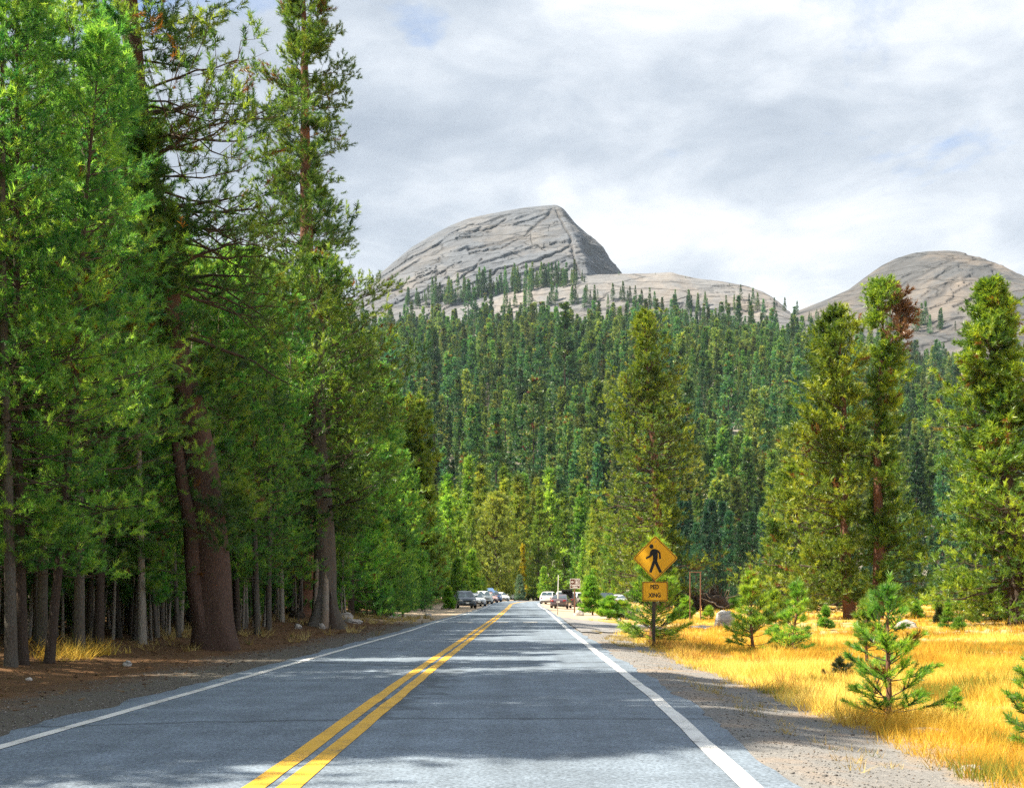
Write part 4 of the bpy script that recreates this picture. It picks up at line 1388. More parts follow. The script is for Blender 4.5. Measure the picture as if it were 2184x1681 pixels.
# bright low firs behind the left row of cars, the small yellow one, the pale bluish one
small = (make_tree('small_fir', 'low bright green fir behind the left row of parked cars', 'young tree', 'low firs behind the parked cars', 430, 6, 0.07, M_bark_dark, M_leaf_young, 0.2, 90, cone_profile(1.4, 0.85, 0.8),
                   e0=0, e1=50, nsub=5, ntuft=4, al=0.28, bl=0.28, w=0.07, k=7, up=0.2), 6)
for px, py, Y, hpx in ((957, 1291, 112, 44), (1006, 1285, 150, 110), (1012, 1286, 150, 60), (1030, 1284, 160, 55), (992, 1286, 140, 70), (975, 1287, 138, 95), (1250, 1287, 150, 60), (1268, 1288, 140, 80), (1290, 1287, 150, 50), (1160, 1284, 192, 70), (1310, 1287, 140, 60)):
    x = W(px, py, Y)[0]
    z = float(zg(x, Y))
    lab = None
    if px > 1100: lab = 'low green fir at the forest edge behind the right hand parked cars'
    plant(small, x, Y, z - 0.03, hpx / FPX * Y, rm.uniform(0, 6), lab, 'low firs behind the right hand cars' if lab else None)
bf = (make_tree('bluish_fir', 'small pale bluish fir standing alone at the end of the road', 'young tree', None, 431, 5, 0.06, M_bark_dark, M_leaf_blue, 0.2, 80, cone_profile(1.35, 0.8, 0.8), e0=0, e1=50, nsub=5, ntuft=4, al=0.28, bl=0.28, w=0.075, k=7, up=0.2), 5)
plant(bf, W(1108, 0, 190)[0], 190, float(zg(W(1108, 0, 190)[0], 190)) - 0.03, 53 / FPX * 190, 0)
yf = (make_tree('yellow_fir', 'small yellowed tree glowing among the dark firs beyond the bend', 'young tree', None, 432, 6, 0.06, M_bark_dark, M_leaf_yellow, 0.2, 70, cone_profile(1.2, 0.7, 0.8), e0=0, e1=50, nsub=5, ntuft=4, al=0.28, bl=0.3, w=0.08, k=7, up=0.2), 6)
x, z = W(1115, 1198, 205)
plant(yf, x, 205, float(zg(x, 205)), W(1115, 1166, 205)[1] - float(zg(x, 205)), 0).scale[0] *= 0.42

# ------------------------------------------------------------------ hillside forest
from mathutils.bvhtree import BVHTree
hillp = []
PROTO = bpy.data.collections.new('hill_tree_kinds')


def hill_proto(seed, H, Rm, pw, leaf, e0, e1, k=6, nb=112, z0=1.0):
    d = conifer(seed, H, z0, nb, cone_profile(Rm, pw, 0.7), e0=e0, e1=e1, nsub=4, ntuft=1, al=0.7, bl=0.52, w=0.20, k=int(2.4 * k), up=0.15, patch=0.5, sides=3, r0=0.3, spread=(20, 80))
    a = np.arange(5) / 5 * 2 * math.pi
    Vt = np.concatenate([np.stack([r * np.cos(a), r * np.sin(a), np.full(5, z)], -1) for r, z in ((0.30, -2.0), (0.05, H * 0.97))])
    Ft = np.array([(s, (s + 1) % 5, (s + 1) % 5 + 5) for s in range(5)] + [(s, (s + 1) % 5 + 5, s + 5) for s in range(5)])
    V = np.concatenate([d['Vt'], Vt]); F = np.concatenate([d['Ft'], Ft + len(d['Vt'])])
    tint = np.concatenate([d['tint'], np.full(10, 0.5)])
    me = np_mesh('hill_fir', V, F, [leaf, M_bark_dark], tint)
    mi = np.zeros(len(F), dtype=np.int32); mi[len(d['Ft']):] = 1
    me.polygons.foreach_set('material_index', mi)
    return me, H


for k, (H, Rm, pw, e0, e1) in enumerate([(20, 3.6, 1.25, -15, 45), (23, 3.5, 1.15, -20, 40), (17, 3.2, 1.3, -10, 50), (26, 4.1, 1.2, -18, 45), (21, 4.3, 0.95, -12, 50), (15, 2.7, 1.35, -10, 55), (19, 2.6, 0.9, -25, 30)]):
    me, h = hill_proto(500 + k, H, Rm, pw, M_leaf_hill2 if k in (2, 4, 5) else M_leaf_hill, e0, e1)
    hillp.append((me, h))
    po = bpy.data.objects.new('hill_fir_kind_%d' % k, me)
    PROTO.objects.link(po)
grey_me, grey_h = hill_proto(520, 21, 1.7, 0.6, M_leaf_grey, -25, 20, k=2, nb=46)
rh = np.random.default_rng(23)
cand = []
cell = 7.4
for yb in np.arange(302, 1330, cell * 0.93):
    c = cell * (0.9 + 0.25 * (yb - 300) / 1000)
    xa, xb = -0.17 * yb, 0.53 * yb
    xs_ = np.arange(xa, xb, c)
    xs_ = xs_ + rh.uniform(-0.48, 0.48, len(xs_)) * c
    ys_ = yb + rh.uniform(-0.5, 0.5, len(xs_)) * c
    cand.append(np.stack([xs_, ys_], -1))
cand = np.concatenate(cand)
zc = zh(cand[:, 0], cand[:, 1])
pxc = CX + FPX * cand[:, 0] / cand[:, 1]
pyc = HZ - FPX * (zc - CAM_H) / cand[:, 1]
open_ = vnoise(cand[:, 0] / 38, cand[:, 1] / 38, 61)
rocky = sstep(1850, 1960, pxc) * sstep(960, 900, pyc) * sstep(700, 760, pyc)
high = sstep(745, 690, pyc)
keep = rh.random(len(cand)) > np.clip(0.06 + 0.9 * rocky * sstep(0.42, 0.6, open_) + 0.45 * high * sstep(0.45, 0.7, open_) + 0.6 * sstep(0.74, 0.86, open_) + 0.5 * sstep(0.60, 0.75, vnoise(cand[:, 0] / 13, cand[:, 1] / 17, 65)), 0, 0.97)
cand, zc, pxc, pyc = cand[keep], zc[keep], pxc[keep], pyc[keep]
nH = len(cand)
stand = vnoise(cand[:, 0] / 55, cand[:, 1] / 80, 91) + rh.normal(0, 0.14, nH)
kind = np.where(stand > 0.54, np.array([2, 4, 5])[rh.integers(0, 3, nH)], np.array([0, 1, 3, 6])[rh.integers(0, 4, nH)])
protoH = np.array([h for _, h in hillp])
sc = np.clip(rh.lognormal(-0.18, 0.38, nH) * (0.72 + 0.62 * vnoise(cand[:, 0] / 30, cand[:, 1] / 40, 93)), 0.32, 1.8) * (1.0 - 0.12 * sstep(900, 1250, cand[:, 1])) * (1 + 0.35 * (rh.random(nH) < 0.05))
hpx = protoH[kind] * sc / cand[:, 1] * FPX
topy = pyc - hpx
vis = (pxc > 830) & (pxc < 2200) & (topy < 985) & (topy > 560)
order = np.argsort(np.where(vis, -hpx, 1e6))
first = order[:250]
rest = np.setdiff1d(np.arange(nH), first)
for i in first:
    o = obj('hill_fir', hillp[kind[i]][0])
    o.location = (cand[i, 0], cand[i, 1], zc[i] - 0.3)
    o.rotation_euler = (0, 0, rh.uniform(0, 6.28))
    o.scale = (sc[i] * rh.uniform(0.9, 1.1),) * 2 + (sc[i],)
    tag(o, 'blue green conifer on the lower slope of the forested hill', 'tree', 'conifers on the forested hillside')
# dead grey firs that show among the green ones
for px, py, h in ((900, 775, 46), (912, 800, 40), (1040, 868, 46), (1084, 845, 60), (1108, 815, 44), (1556, 800, 44), (1630, 740, 40), (1012, 690, 34), (1462, 800, 30), (940, 745, 38), (1190, 720, 36), (1250, 900, 44), (1350, 700, 30), (1500, 890, 46), (1600, 860, 40), (1950, 830, 40), (1920, 780, 36), (1000, 940, 50)):
    ys_ = np.arange(320, 1250, 4.0)
    xs_ = (px - CX) / FPX * ys_
    py_ = HZ - FPX * (zh(xs_, ys_) - CAM_H) / ys_
    j = int(np.argmin(np.abs(py_ - py - 14)))
    o = obj('dead_fir', grey_me)
    s = (h + 16) / FPX * ys_[j] / grey_h
    o.location = (xs_[j], ys_[j] - 3, float(zh(xs_[j], ys_[j])) - 0.3)
    o.scale = (s, s, s)
    tag(o, 'pale grey dead conifer among the green trees of the hillside', 'dead tree', 'dead conifers on the hillside')

# trees rooted on the granite: strip below the peak and scattered ones on the ridge
def bvh_of(o):
    me = o.data
    co = np.empty(len(me.vertices) * 3, np.float32); me.vertices.foreach_get('co', co)
    return BVHTree.FromPolygons(co.reshape(-1, 3).tolist(), [tuple(p.vertices) for p in me.polygons])


T1 = bvh_of(bpy.data.objects['granite_peak']); T2 = bvh_of(bpy.data.objects['granite_ridge']); T3 = bvh_of(bpy.data.objects['granite_dome'])
ORG = Vector((0, 0, CAM_H))


def on_rock(px, py, trees):
    d = Vector(((px - CX) / FPX, 1.0, (HZ - py) / FPX)).normalized()
    best = None
    for t in trees:
        h = t.ray_cast(ORG, d)
        if h[0] is not None and (best is None or h[3] < best[1]):
            best = (h[0], h[3])
    return best[0] if best else None


spots = []
extra = []
rk = random.Random(4)
for k in range(180):                                   # strip between the peak and the ridge
    u = rk.random()
    px = 862 + u * 385
    spots.append((px, np.interp(px, [862, 960, 1080, 1160, 1247], [652, 640, 618, 606, 598]) + rk.uniform(-6, 12), rk.choice((rk.uniform(14, 30), rk.uniform(28, 52))) * (0.75 + 0.4 * math.sin(u * 3.1)), (T1, T2), 0))
for k in range(60):                                   # scattered on the ridge and dome
    px = rk.uniform(1010, 1660)
    spots.append((px, np.interp(px, [1010, 1270, 1400, 1660], [668, 646, 656, 676]) + rk.uniform(-14, 10), rk.uniform(18, 44), (T2,), 1))
for px, py, h in ((1180, 642, 40), (1098, 655, 36), (1252, 640, 34), (1268, 644, 36), (1320, 588, 10), (1580, 640, 34), (1606, 648, 34), (1674, 664, 30), (1690, 668, 26), (1700, 672, 30), (1398, 586, 5), (1462, 593, 5), (1556, 609, 6), (1508, 601, 4)):
    spots.append((px, py, h, (T1, T2, T3), 2))
for k in range(16):
    px = rk.uniform(1880, 2060)
    spots.append((px, 690 + rk.uniform(0, 24), rk.uniform(20, 52), (T3,), 3))
for k in range(8):
    px = rk.uniform(1720, 1790)
    spots.append((px, np.interp(px, [1720, 1790], [676, 690]) + rk.uniform(-6, 10), rk.uniform(14, 24), (T3,), 3))
for px, py, h, tr, gk in spots:
    hit = on_rock(px, py, tr)
    if hit is None:
        continue
    ki = rk.choice((1, 3, 6, 0))
    me, h0 = hillp[ki]
    s = h / FPX * hit.y / h0
    if gk < 2:
        extra.append((hit.x, hit.y, hit.z - 0.5, ki, s))
        continue
    o = obj('hill_fir', me)
    o.location = (hit.x, hit.y, hit.z - 0.5)
    o.rotation_euler = (0, 0, rk.uniform(0, 6.28))
    o.scale = (s, s, s)
    tag(o, ('dark conifer in the strip of trees at the foot of the granite peak', 'dark conifer scattered over the pale granite ridge', 'dark conifer rooted on bare granite near the skyline', 'dark conifer at the foot of the right granite dome')[gk],
        'tree', ('conifers under the granite peak', 'conifers on the granite ridge', 'conifers near the granite skyline', 'conifers under the right dome')[gk])
# far-off wood that reads as one mass
ex = np.array(extra)
wp = np.concatenate([np.stack([cand[rest, 0], cand[rest, 1], zc[rest] - 0.3], -1), ex[:, :3]])
wk = np.concatenate([kind[rest], ex[:, 3].astype(int)]); wsc = np.concatenate([sc[rest], ex[:, 4]])
pm = bpy.data.meshes.new('hillside_forest')
pm.vertices.add(len(wp))
pm.vertices.foreach_set('co', wp.astype(np.float32).ravel())
for an, tp, val in (('tree_kind', 'INT', wk.astype(np.int32)), ('tree_scale', 'FLOAT', wsc.astype(np.float32)), ('tree_turn', 'FLOAT', rh.uniform(0, 6.28, len(wp)).astype(np.float32))):
    pm.attributes.new(an, tp, 'POINT').data.foreach_set('value', val)
fo = obj('hillside_forest', pm)
tag(fo, kind='stuff')
gt = bpy.data.node_groups.new('hillside_forest_scatter', 'GeometryNodeTree')
gt.interface.new_socket('Geometry', in_out='INPUT', socket_type='NodeSocketGeometry')
gt.interface.new_socket('Geometry', in_out='OUTPUT', socket_type='NodeSocketGeometry')
gi = gt.nodes.new('NodeGroupInput'); go = gt.nodes.new('NodeGroupOutput')
ip = gt.nodes.new('GeometryNodeInstanceOnPoints')
ci = gt.nodes.new('GeometryNodeCollectionInfo')
ci.inputs['Collection'].default_value = PROTO
ci.inputs['Separate Children'].default_value = True
ci.inputs['Reset Children'].default_value = True
ip.inputs['Pick Instance'].default_value = True


def named(nm, tp):
    a = gt.nodes.new('GeometryNodeInputNamedAttribute')
    a.data_type = tp
    a.inputs['Name'].default_value = nm
    return [s for s in a.outputs if s.enabled][0]


gt.links.new(gi.outputs[0], ip.inputs['Points'])
gt.links.new(ci.outputs[0], ip.inputs['Instance'])
gt.links.new(named('tree_kind', 'INT'), ip.inputs['Instance Index'])
cx_ = gt.nodes.new('ShaderNodeCombineXYZ')
gt.links.new(named('tree_turn', 'FLOAT'), cx_.inputs['Z'])
gt.links.new(cx_.outputs[0], ip.inputs['Rotation'])
gt.links.new(named('tree_scale', 'FLOAT'), ip.inputs['Scale'])
gt.links.new(ip.outputs[0], go.inputs[0])
mod = fo.modifiers.new('scatter', 'NODES')
mod.node_group = gt

# ------------------------------------------------------------------ young pines in the meadow
def young_pine(label, px, py, toppx, toppy, seed, wide=0.42, leaf=None, name='young_pine', nl=0.074, nw=0.0066, k=40, whorls=7, group=None, tilt=0.0, low=0.06, dens=1.0, side=1.0):
    g = np.random.default_rng(seed)
    x, y, z = G(px, py)
    z -= 0.02
    H = max(0.2, (py - toppy) / FPX * y)
    lx_ = (toppx - px) / FPX * y / H
    root = thing(name, label, 'young tree', (x, y, z), group=group)
    path = lambda h: (lx_ * h + 0.012 * H * np.sin(np.asarray(h) / H * 6 + seed), 0.012 * H * np.cos(np.asarray(h) / H * 5))
    tr = obj('trunk', trunk_mesh('young_trunk', [-0.1] + list(np.linspace(0, H * 0.93, 10)), path, lambda h: (0.008 + 0.016 * H) * (1 - 0.85 * max(h, 0) / H), M_bark_red if leaf is None else M_bark_dark, 8, 0.2, seed, 0.06), root)
    sh_a, sh_b, main = [], [], []
    sc = max(1.0, y / 14.0)
    R0 = wide * H
    for w_ in range(whorls):
        t = low + (0.84 - low) * (w_ + 0.35 * g.random()) / (whorls - 0.5)
        n = int(g.integers(4, 7) * dens + 0.5)
        a0 = g.random() * 6.28
        for j in range(n):
            tt = t + g.normal(0, 0.012)
            hz = tt * H
            a = a0 + j * 6.28 / n + g.normal(0, 0.3)
            L = (R0 * (1 - tt) ** 1.05 * g.uniform(0.5, 1.1) + 0.02 * H)
            el = R(2 + 46 * tt + g.normal(0, 10))
            bx_, by_ = path(hz)
            B = np.array([bx_, by_, hz])
            ad = np.array([math.cos(a), math.sin(a), 0])

            def pt(s):
                return B + ad * L * s * math.cos(el) + np.array([0, 0, 1.0]) * (L * s * math.sin(el) + 0.28 * L * s * s)
            P = [pt(s) for s in np.linspace(0, 1, 5)]
            main.append(np.array(P))
            seg = max(2, int(L * 0.75 / (0.085 * sc)))
            ss = np.linspace(0.42 if tt < 0.6 else 0.2, 1.0, seg + 1)
            for q in range(seg):
                sh_a.append(pt(ss[q])); sh_b.append(pt(ss[q + 1]) - pt(ss[q]))
            nsb = int((L / 0.08 * 0.9 + 2) * side)
            for q in range(min(nsb, 9)):
                s0 = g.uniform(0.3, 0.92)
                sg = 1 if q % 2 else -1
                a2 = a + sg * R(g.uniform(35, 60))
                l2 = L * (1.05 - s0) * g.uniform(0.5, 0.85) + 0.025 * H
                e2 = el + R(g.uniform(5, 25))
                dv = np.array([math.cos(a2) * math.cos(e2), math.sin(a2) * math.cos(e2), math.sin(e2)])
                p0 = pt(s0)
                main.append(np.array([p0 + dv * l2 * s for s in np.linspace(0, 1, 5)]))
                sg2 = max(1, int(l2 * 0.8 / (0.085 * sc)))
                s2 = np.linspace(0.3, 1.0, sg2 + 1)
                for r_ in range(sg2):
                    sh_a.append(p0 + dv * l2 * s2[r_]); sh_b.append(dv * l2 * (s2[r_ + 1] - s2[r_]))
    # leader candle
    for q in range(max(3, int(0.26 * H / (0.07 * sc)))):
        n_ = max(3, int(0.26 * H / (0.07 * sc)))
        h0 = H * (0.74 + 0.24 * q / n_)
        sh_a.append(np.array([*[float(c) for c in path(h0)], h0])); sh_b.append(np.array([lx_, 0, 1.0]) * 0.24 * H / n_)
    A = np.array(sh_a); Bv = np.array(sh_b)
    ln = np.linalg.norm(Bv, axis=1)
    Vt, Ft, ix = tufts(A, Bv, ln, nl * sc ** 0.7 * (0.7 + 0.3 * min(H, 1.5) / 1.5), nw * sc, k, g, 28, 62)
    tn = np.clip(g.random(len(A)) * 0.5 + 0.5 * vnoise(A[:, 0] * 3 + seed, A[:, 1] * 3 + A[:, 2] * 4, seed), 0, 1)
    tn = np.clip((tn - 0.5) * 1.3 + 0.5, 0, 1)
    Pm = np.array(main)
    Vb, Fb = tubes(Pm, np.tile((0.0032 + 0.0022 * H) * (1.1 - np.linspace(0, 1, 5)), (len(Pm), 1)), 4)
    br = tag(obj('branches', np_mesh('young_branches', Vb, Fb, [M_twig]), root), kind='stuff')
    cr = obj('crown', np_mesh('young_crown', Vt, Ft, [leaf or M_leaf_young], tn[ix]), root)
    KIDS[root.name] = [tr, br, cr]
    return root


young_pine('young pine in front of the meadow, nearest the shoulder with bare trunk showing', 1893, 1541, 1897, 1214, 1, 0.44, whorls=8, k=46, nl=0.066, side=0.85)
young_pine('slimmer young pine standing behind the nearest young pine', 1848, 1420, 1850, 1256, 2, 0.36, whorls=7)
young_pine('bushy young pine standing just right of the empty brown sign frame', 1607, 1386, 1597, 1203, 3, 0.40, whorls=10, k=26, dens=1.3)
young_pine('leaning young pine with open branches beside the bushy one', 1690, 1403, 1702, 1225, 4, 0.36, whorls=8, k=24)
young_pine('tall young pine growing directly behind the yellow pedestrian sign', 1391, 1376, 1402, 1120, 5, 0.36, whorls=12, k=24, dens=1.4)
young_pine('low dark young pine in the grass left of the nearest young pine', 1790, 1450, 1792, 1399, 6, 0.75, leaf=M_leaf_dark, whorls=4)
young_pine('tiny pine seedling right of the nearest young pine', 2038, 1533, 2036, 1462, 7, 0.42, whorls=4)
young_pine('young pine cut by the right edge of the picture', 2203, 1600, 2196, 1368, 8, 0.36, whorls=7, k=28)
young_pine('small young pine at the edge of the sandy meadow patch', 1760, 1344, 1760, 1290, 9, 0.38, whorls=5)
young_pine('round little bush pine behind the white meadow boulder', 1958, 1320, 1956, 1294, 10, 0.75, whorls=4)
young_pine('black looking little pine in the far grass', 2007, 1331, 2004, 1291, 11, 0.42, leaf=M_leaf_dark, whorls=5)
young_pine('thin pale seedling beside the black looking little pine', 2021, 1341, 2024, 1276, 12, 0.22, whorls=5)
young_pine('low spreading seedling in front of the black looking little pine', 2042, 1350, 2046, 1318, 13, 0.6, whorls=4)
young_pine('sunlit bushy young pine partly hiding the brown trail sign', 1263, 1312, 1259, 1219, 14, 0.32, whorls=9, dens=1.4)
young_pine('rounded green bush pine right of the trail sign pine', 1299, 1321, 1302, 1272, 15, 0.75, whorls=5, dens=1.4)
young_pine('young pine growing between the posts of the empty frame', 1463, 1322, 1461, 1270, 16, 0.5, whorls=6, dens=1.3)
young_pine('small seedling right of the empty frame', 1509, 1325, 1513, 1292, 17, 0.5, whorls=5)
young_pine('green bush pine left of the pedestrian sign', 1330, 1320, 1326, 1280, 18, 0.7, whorls=5, dens=1.3)
young_pine('green young pine beside the leaning open one', 1655, 1340, 1650, 1252, 19, 0.42, whorls=7)
young_pine('pale green sapling in the gravel by the left row of cars', 957, 1300, 956, 1250, 20, 0.3, whorls=6)
rg = random.Random(31)
GS = 'seedlings along the back of the meadow'
sp0 = young_pine('little seedling in the row along the back of the meadow', 1900, 1300, 1900, 1284, 40, 0.45, whorls=4, group=GS)
for k in range(22):
    px = rg.choice((rg.uniform(1850, 2120), rg.uniform(1560, 1780), rg.uniform(1880, 2000)))
    x, y, z = G(px, rg.uniform(1291, 1306))
    copy_tree(sp0, (x, y, z - 0.02), rg.uniform(0, 6), rg.uniform(0.8, 1.7), sp0['label'], GS)

# ------------------------------------------------------------------ golden grass
def straw(name, lo, mid_, hi, green):
    m, n, l, out = new_mat(name)
    at = N(n, 'ShaderNodeAttribute', attribute_name='tint')
    rp = ramp(n, [(0.0, green), (0.06, green), (0.12, lo), (0.5, mid_), (1.0, hi)])
    l.new(at.outputs['Fac'], rp.inputs[0])
    d = n.new('ShaderNodeBsdfDiffuse'); t = n.new('ShaderNodeBsdfTranslucent')
    l.new(rp.outputs[0], d.inputs[0]); l.new(rp.outputs[0], t.inputs[0])
    ms = n.new('ShaderNodeMixShader'); ms.inputs[0].default_value = 0.4
    l.new(d.outputs[0], ms.inputs[1]); l.new(t.outputs[0], ms.inputs[2])
    l.new(ms.outputs[0], out.inputs[0])
    return m


M_straw = straw('golden_grass', (0.42, 0.225, 0.04), (0.76, 0.50, 0.065), (0.95, 0.77, 0.22), (0.24, 0.28, 0.05))
M_straw_g = straw('dry_verge_grass', (0.30, 0.20, 0.07), (0.48, 0.36, 0.13), (0.62, 0.50, 0.22), (0.13, 0.17, 0.05))


def grass(name, X, Y, h, w, k, mat, tint, seed, lean=0.35):
    g = np.random.default_rng(seed)
    n = len(X)
    B = np.stack([X, Y, zg(X, Y) - 0.01], -1)
    r = 0.05 + 0.25 * h
    off = g.normal(0, 1, (n, k, 2)) * (np.asarray(r) * 0.5)[:, None, None]
    base = B[:, None, :] + np.concatenate([off, np.zeros((n, k, 1))], -1)
    hh = np.asarray(h)[:, None] * g.uniform(0.5, 1.15, (n, k))
    dirv = g.normal(0, lean, (n, k, 2)) + off / np.maximum(np.asarray(r)[:, None, None], 1e-3) * 0.3
    tip = base + np.concatenate([dirv * hh[..., None], (hh * 0.95)[..., None]], -1)
    a = g.random((n, k)) * 3.14
    sd = np.stack([np.cos(a), np.sin(a), 0 * a], -1) * (np.asarray(w)[:, None, None] * 0.5)
    V = np.stack([base - sd, base + sd, tip], 2).reshape(-1, 3)
    F = np.arange(n * k * 3, dtype=np.int32).reshape(-1, 3)
    tn = np.clip(np.repeat(np.asarray(tint), k * 3) + np.repeat(g.normal(0, 0.13, n * k), 3), 0, 1)
    return tag(obj(name, np_mesh(name, V, F, [mat], tn)), kind='stuff')


gg = np.random.default_rng(6)
Xs, Ys, hs, ws = [], [], [], []
for y0, y1, n, hgt, wd in ((7, 13, 5200, 0.21, 0.006), (13, 22, 7600, 0.22, 0.009), (22, 38, 9000, 0.22, 0.015), (38, 70, 6500, 0.20, 0.028), (70, 125, 4200, 0.22, 0.06)):
    y = np.sqrt(gg.uniform(y0 ** 2, y1 ** 2, n))
    x0 = rx(y) + 1.55 + 0.35 * (vnoise(y * 0.6, y * 0 + 3, 4) - 0.5)
    x1 = 0.47 * y + 2.0
    x = x0 + (x1 - x0) * gg.random(n) ** 1.0
    big = fbm(x * 0.16, y * 0.16, 4, 44)
    den = 0.25 + 0.75 * sstep(-0.15, 0.2, big) if y0 >= 22 else 0.72 + 0.28 * sstep(-0.2, 0.2, big)
    den = den * (0.35 + 0.65 * sstep(1.3, 2.6, x - rx(y)))
    ok = (gg.random(n) < den) & (x1 > x0) & ~((y > 39) & (y < 60) & (x < rx(y) + 4.3)) & ~((y > 62) & (x < rx(y) + 4.0))
    Xs.append(x[ok]); Ys.append(y[ok]); hs.append((hgt * gg.uniform(0.55, 1.25, n) * (0.8 + 0.5 * sstep(0, 0.3, fbm(x * 0.5, y * 0.5, 3, 45))))[ok]); ws.append(np.full(ok.sum(), wd))
X, Y, Hh, Wd = map(np.concatenate, (Xs, Ys, hs, ws))
tn = np.clip(0.55 + 0.75 * fbm(X * 0.25, Y * 0.25, 4, 46) + 0.25 * fbm(X * 1.3, Y * 1.3, 3, 47), 0.14, 0.95)
tn = np.clip(tn + 0.22 * sstep(30, 60, Y) * (vnoise(X * 0.1, Y * 0.08, 90) - 0.2), 0.14, 1)
tn = np.where((vnoise(X * 0.9, Y * 0.9, 48) > 0.80), 0.03, tn)
Hh = Hh * (0.55 + 0.9 * vnoise(X * 0.7, Y * 0.5, 49))
grass('grass', X, Y, Hh, Wd, 13, M_straw, tn, 50)
n = 420
y = np.sqrt(gg.uniform(7.5 ** 2, 40 ** 2, n)); x = rx(y) + 1.7 + 1.6 * gg.random(n) ** 1.5
ok = (vnoise(x * 0.8, y * 0.6, 73) > 0.45) & ~((y > 38) & (y < 60))
grass('tall_grass', x[ok], y[ok], 0.22 + 0.2 * gg.random(ok.sum()), 0.004 + 0.0005 * y[ok], 16, straw('russet_grass', (0.24, 0.12, 0.035), (0.46, 0.26, 0.06), (0.72, 0.50, 0.16), (0.2, 0.2, 0.05)), gg.uniform(0.1, 0.9, ok.sum()), 54, 0.5)
# sparse tufts on the right verge and the left litter
n = 900
y = np.sqrt(gg.uniform(6.5 ** 2, 45 ** 2, n)); x = rx(y) + 0.7 + 1.0 * gg.random(n)
ok = (vnoise(x * 1.2, y * 0.7, 71) > 0.55) & ~((y > 38) & (y < 60))
grass('verge_grass', x[ok], y[ok], 0.05 + 0.07 * gg.random(ok.sum()), 0.004 + 0.0004 * y[ok], 12, M_straw_g, gg.uniform(0, 1, ok.sum()), 51, 0.6)
n = 1100
y = np.sqrt(gg.uniform(12 ** 2, 60 ** 2, n)); x = np.interp(y, [0, 8, 21, 25, 30, 44, 60], [-9.6, -9.4, -9.3, -8.4, -8.2, -8.0, -6.5]) - gg.normal(0, 1.6, n) - 0.4
ok = (vnoise(x * 0.6, y * 0.6, 72) > 0.60)
grass('forest_grass', x[ok], y[ok], 0.14 + 0.22 * gg.random(ok.sum()), 0.005 + 0.0006 * y[ok], 12, M_straw_g, gg.uniform(0.1, 1, ok.sum()), 52, 0.5)
for px, py in ((140, 1402), (175, 1395)):                    # golden tuft at the trunks
    x, y, z = G(px, py)
    X = x + gg.normal(0, 0.25, 26); Y = y + gg.normal(0, 0.3, 26)
    grass('golden_tuft', X, Y, gg.uniform(0.2, 0.4, 26), np.full(26, 0.012), 14, M_straw, gg.uniform(0.3, 0.9, 26), 53 + px, 0.6)
# fallen needles, cones and bits of bark on the left litter
n = 5200
y = np.sqrt(gg.uniform(8.5 ** 2, 48 ** 2, n)); x = lx(y) - 0.75 - 6.5 * gg.random(n) ** 0.8
P = np.stack([x, y, zg(x, y) + 0.004], -1)
Dv = np.stack([gg.normal(size=n), gg.normal(size=n), gg.normal(size=n) * 0.12], -1)
Vn, Fn, ix = tufts(P, Dv, 0.02, 0.10, 0.011, 4, gg, 5, 40)
tag(obj('needle_litter', np_mesh('needle_litter', Vn, Fn, [straw('litter', (0.10, 0.055, 0.03), (0.20, 0.115, 0.06), (0.36, 0.24, 0.13), (0.05, 0.03, 0.02))], gg.random(n)[ix])), kind='stuff')
# loose gravel on the shoulders
def gravel(name, x, y, s, seed, mat):
    g = np.random.default_rng(seed)
    n = len(x)
    o = np.array([(1, 0, 0), (-1, 0, 0), (0, 1, 0), (0, -1, 0), (0, 0, 1), (0, 0, -1)], float)
    T = np.array([(0, 2, 4), (2, 1, 4), (1, 3, 4), (3, 0, 4), (2, 0, 5), (1, 2, 5), (3, 1, 5), (0, 3, 5)])
    v = o[None] * s[:, None, None] * g.uniform(0.5, 1.2, (n, 6, 1)) * np.array([1, 1, 0.65])
    V = v + np.stack([x, y, zg(x, y) + s * 0.2], -1)[:, None, :]
    F = (T[None] + (np.arange(n) * 6)[:, None, None]).reshape(-1, 3)
    return tag(obj(name, np_mesh(name, V.reshape(-1, 3), F, [mat], np.repeat(g.random(n), 6))), kind='stuff')


M_gravel = straw('gravel_stones', (0.12, 0.12, 0.122), (0.30, 0.285, 0.27), (0.50, 0.47, 0.44), (0.2, 0.14, 0.1))
n = 7000
y = 6.5 + 30 * gg.random(n) ** 1.6
x = rx(y) + 0.28 + 1.6 * gg.random(n)
gravel('gravel', x, y, gg.uniform(0.004, 0.011, n) * (1 + (gg.random(n) < 0.02) * 1.2), 60, M_gravel)
n = 3500
y = 8 + 26 * gg.random(n) ** 1.5
x = lx(y) - 0.36 - 1.5 * gg.random(n) ** 1.5
gravel('gravel', x, y, gg.uniform(0.006, 0.016, n), 61, M_gravel)

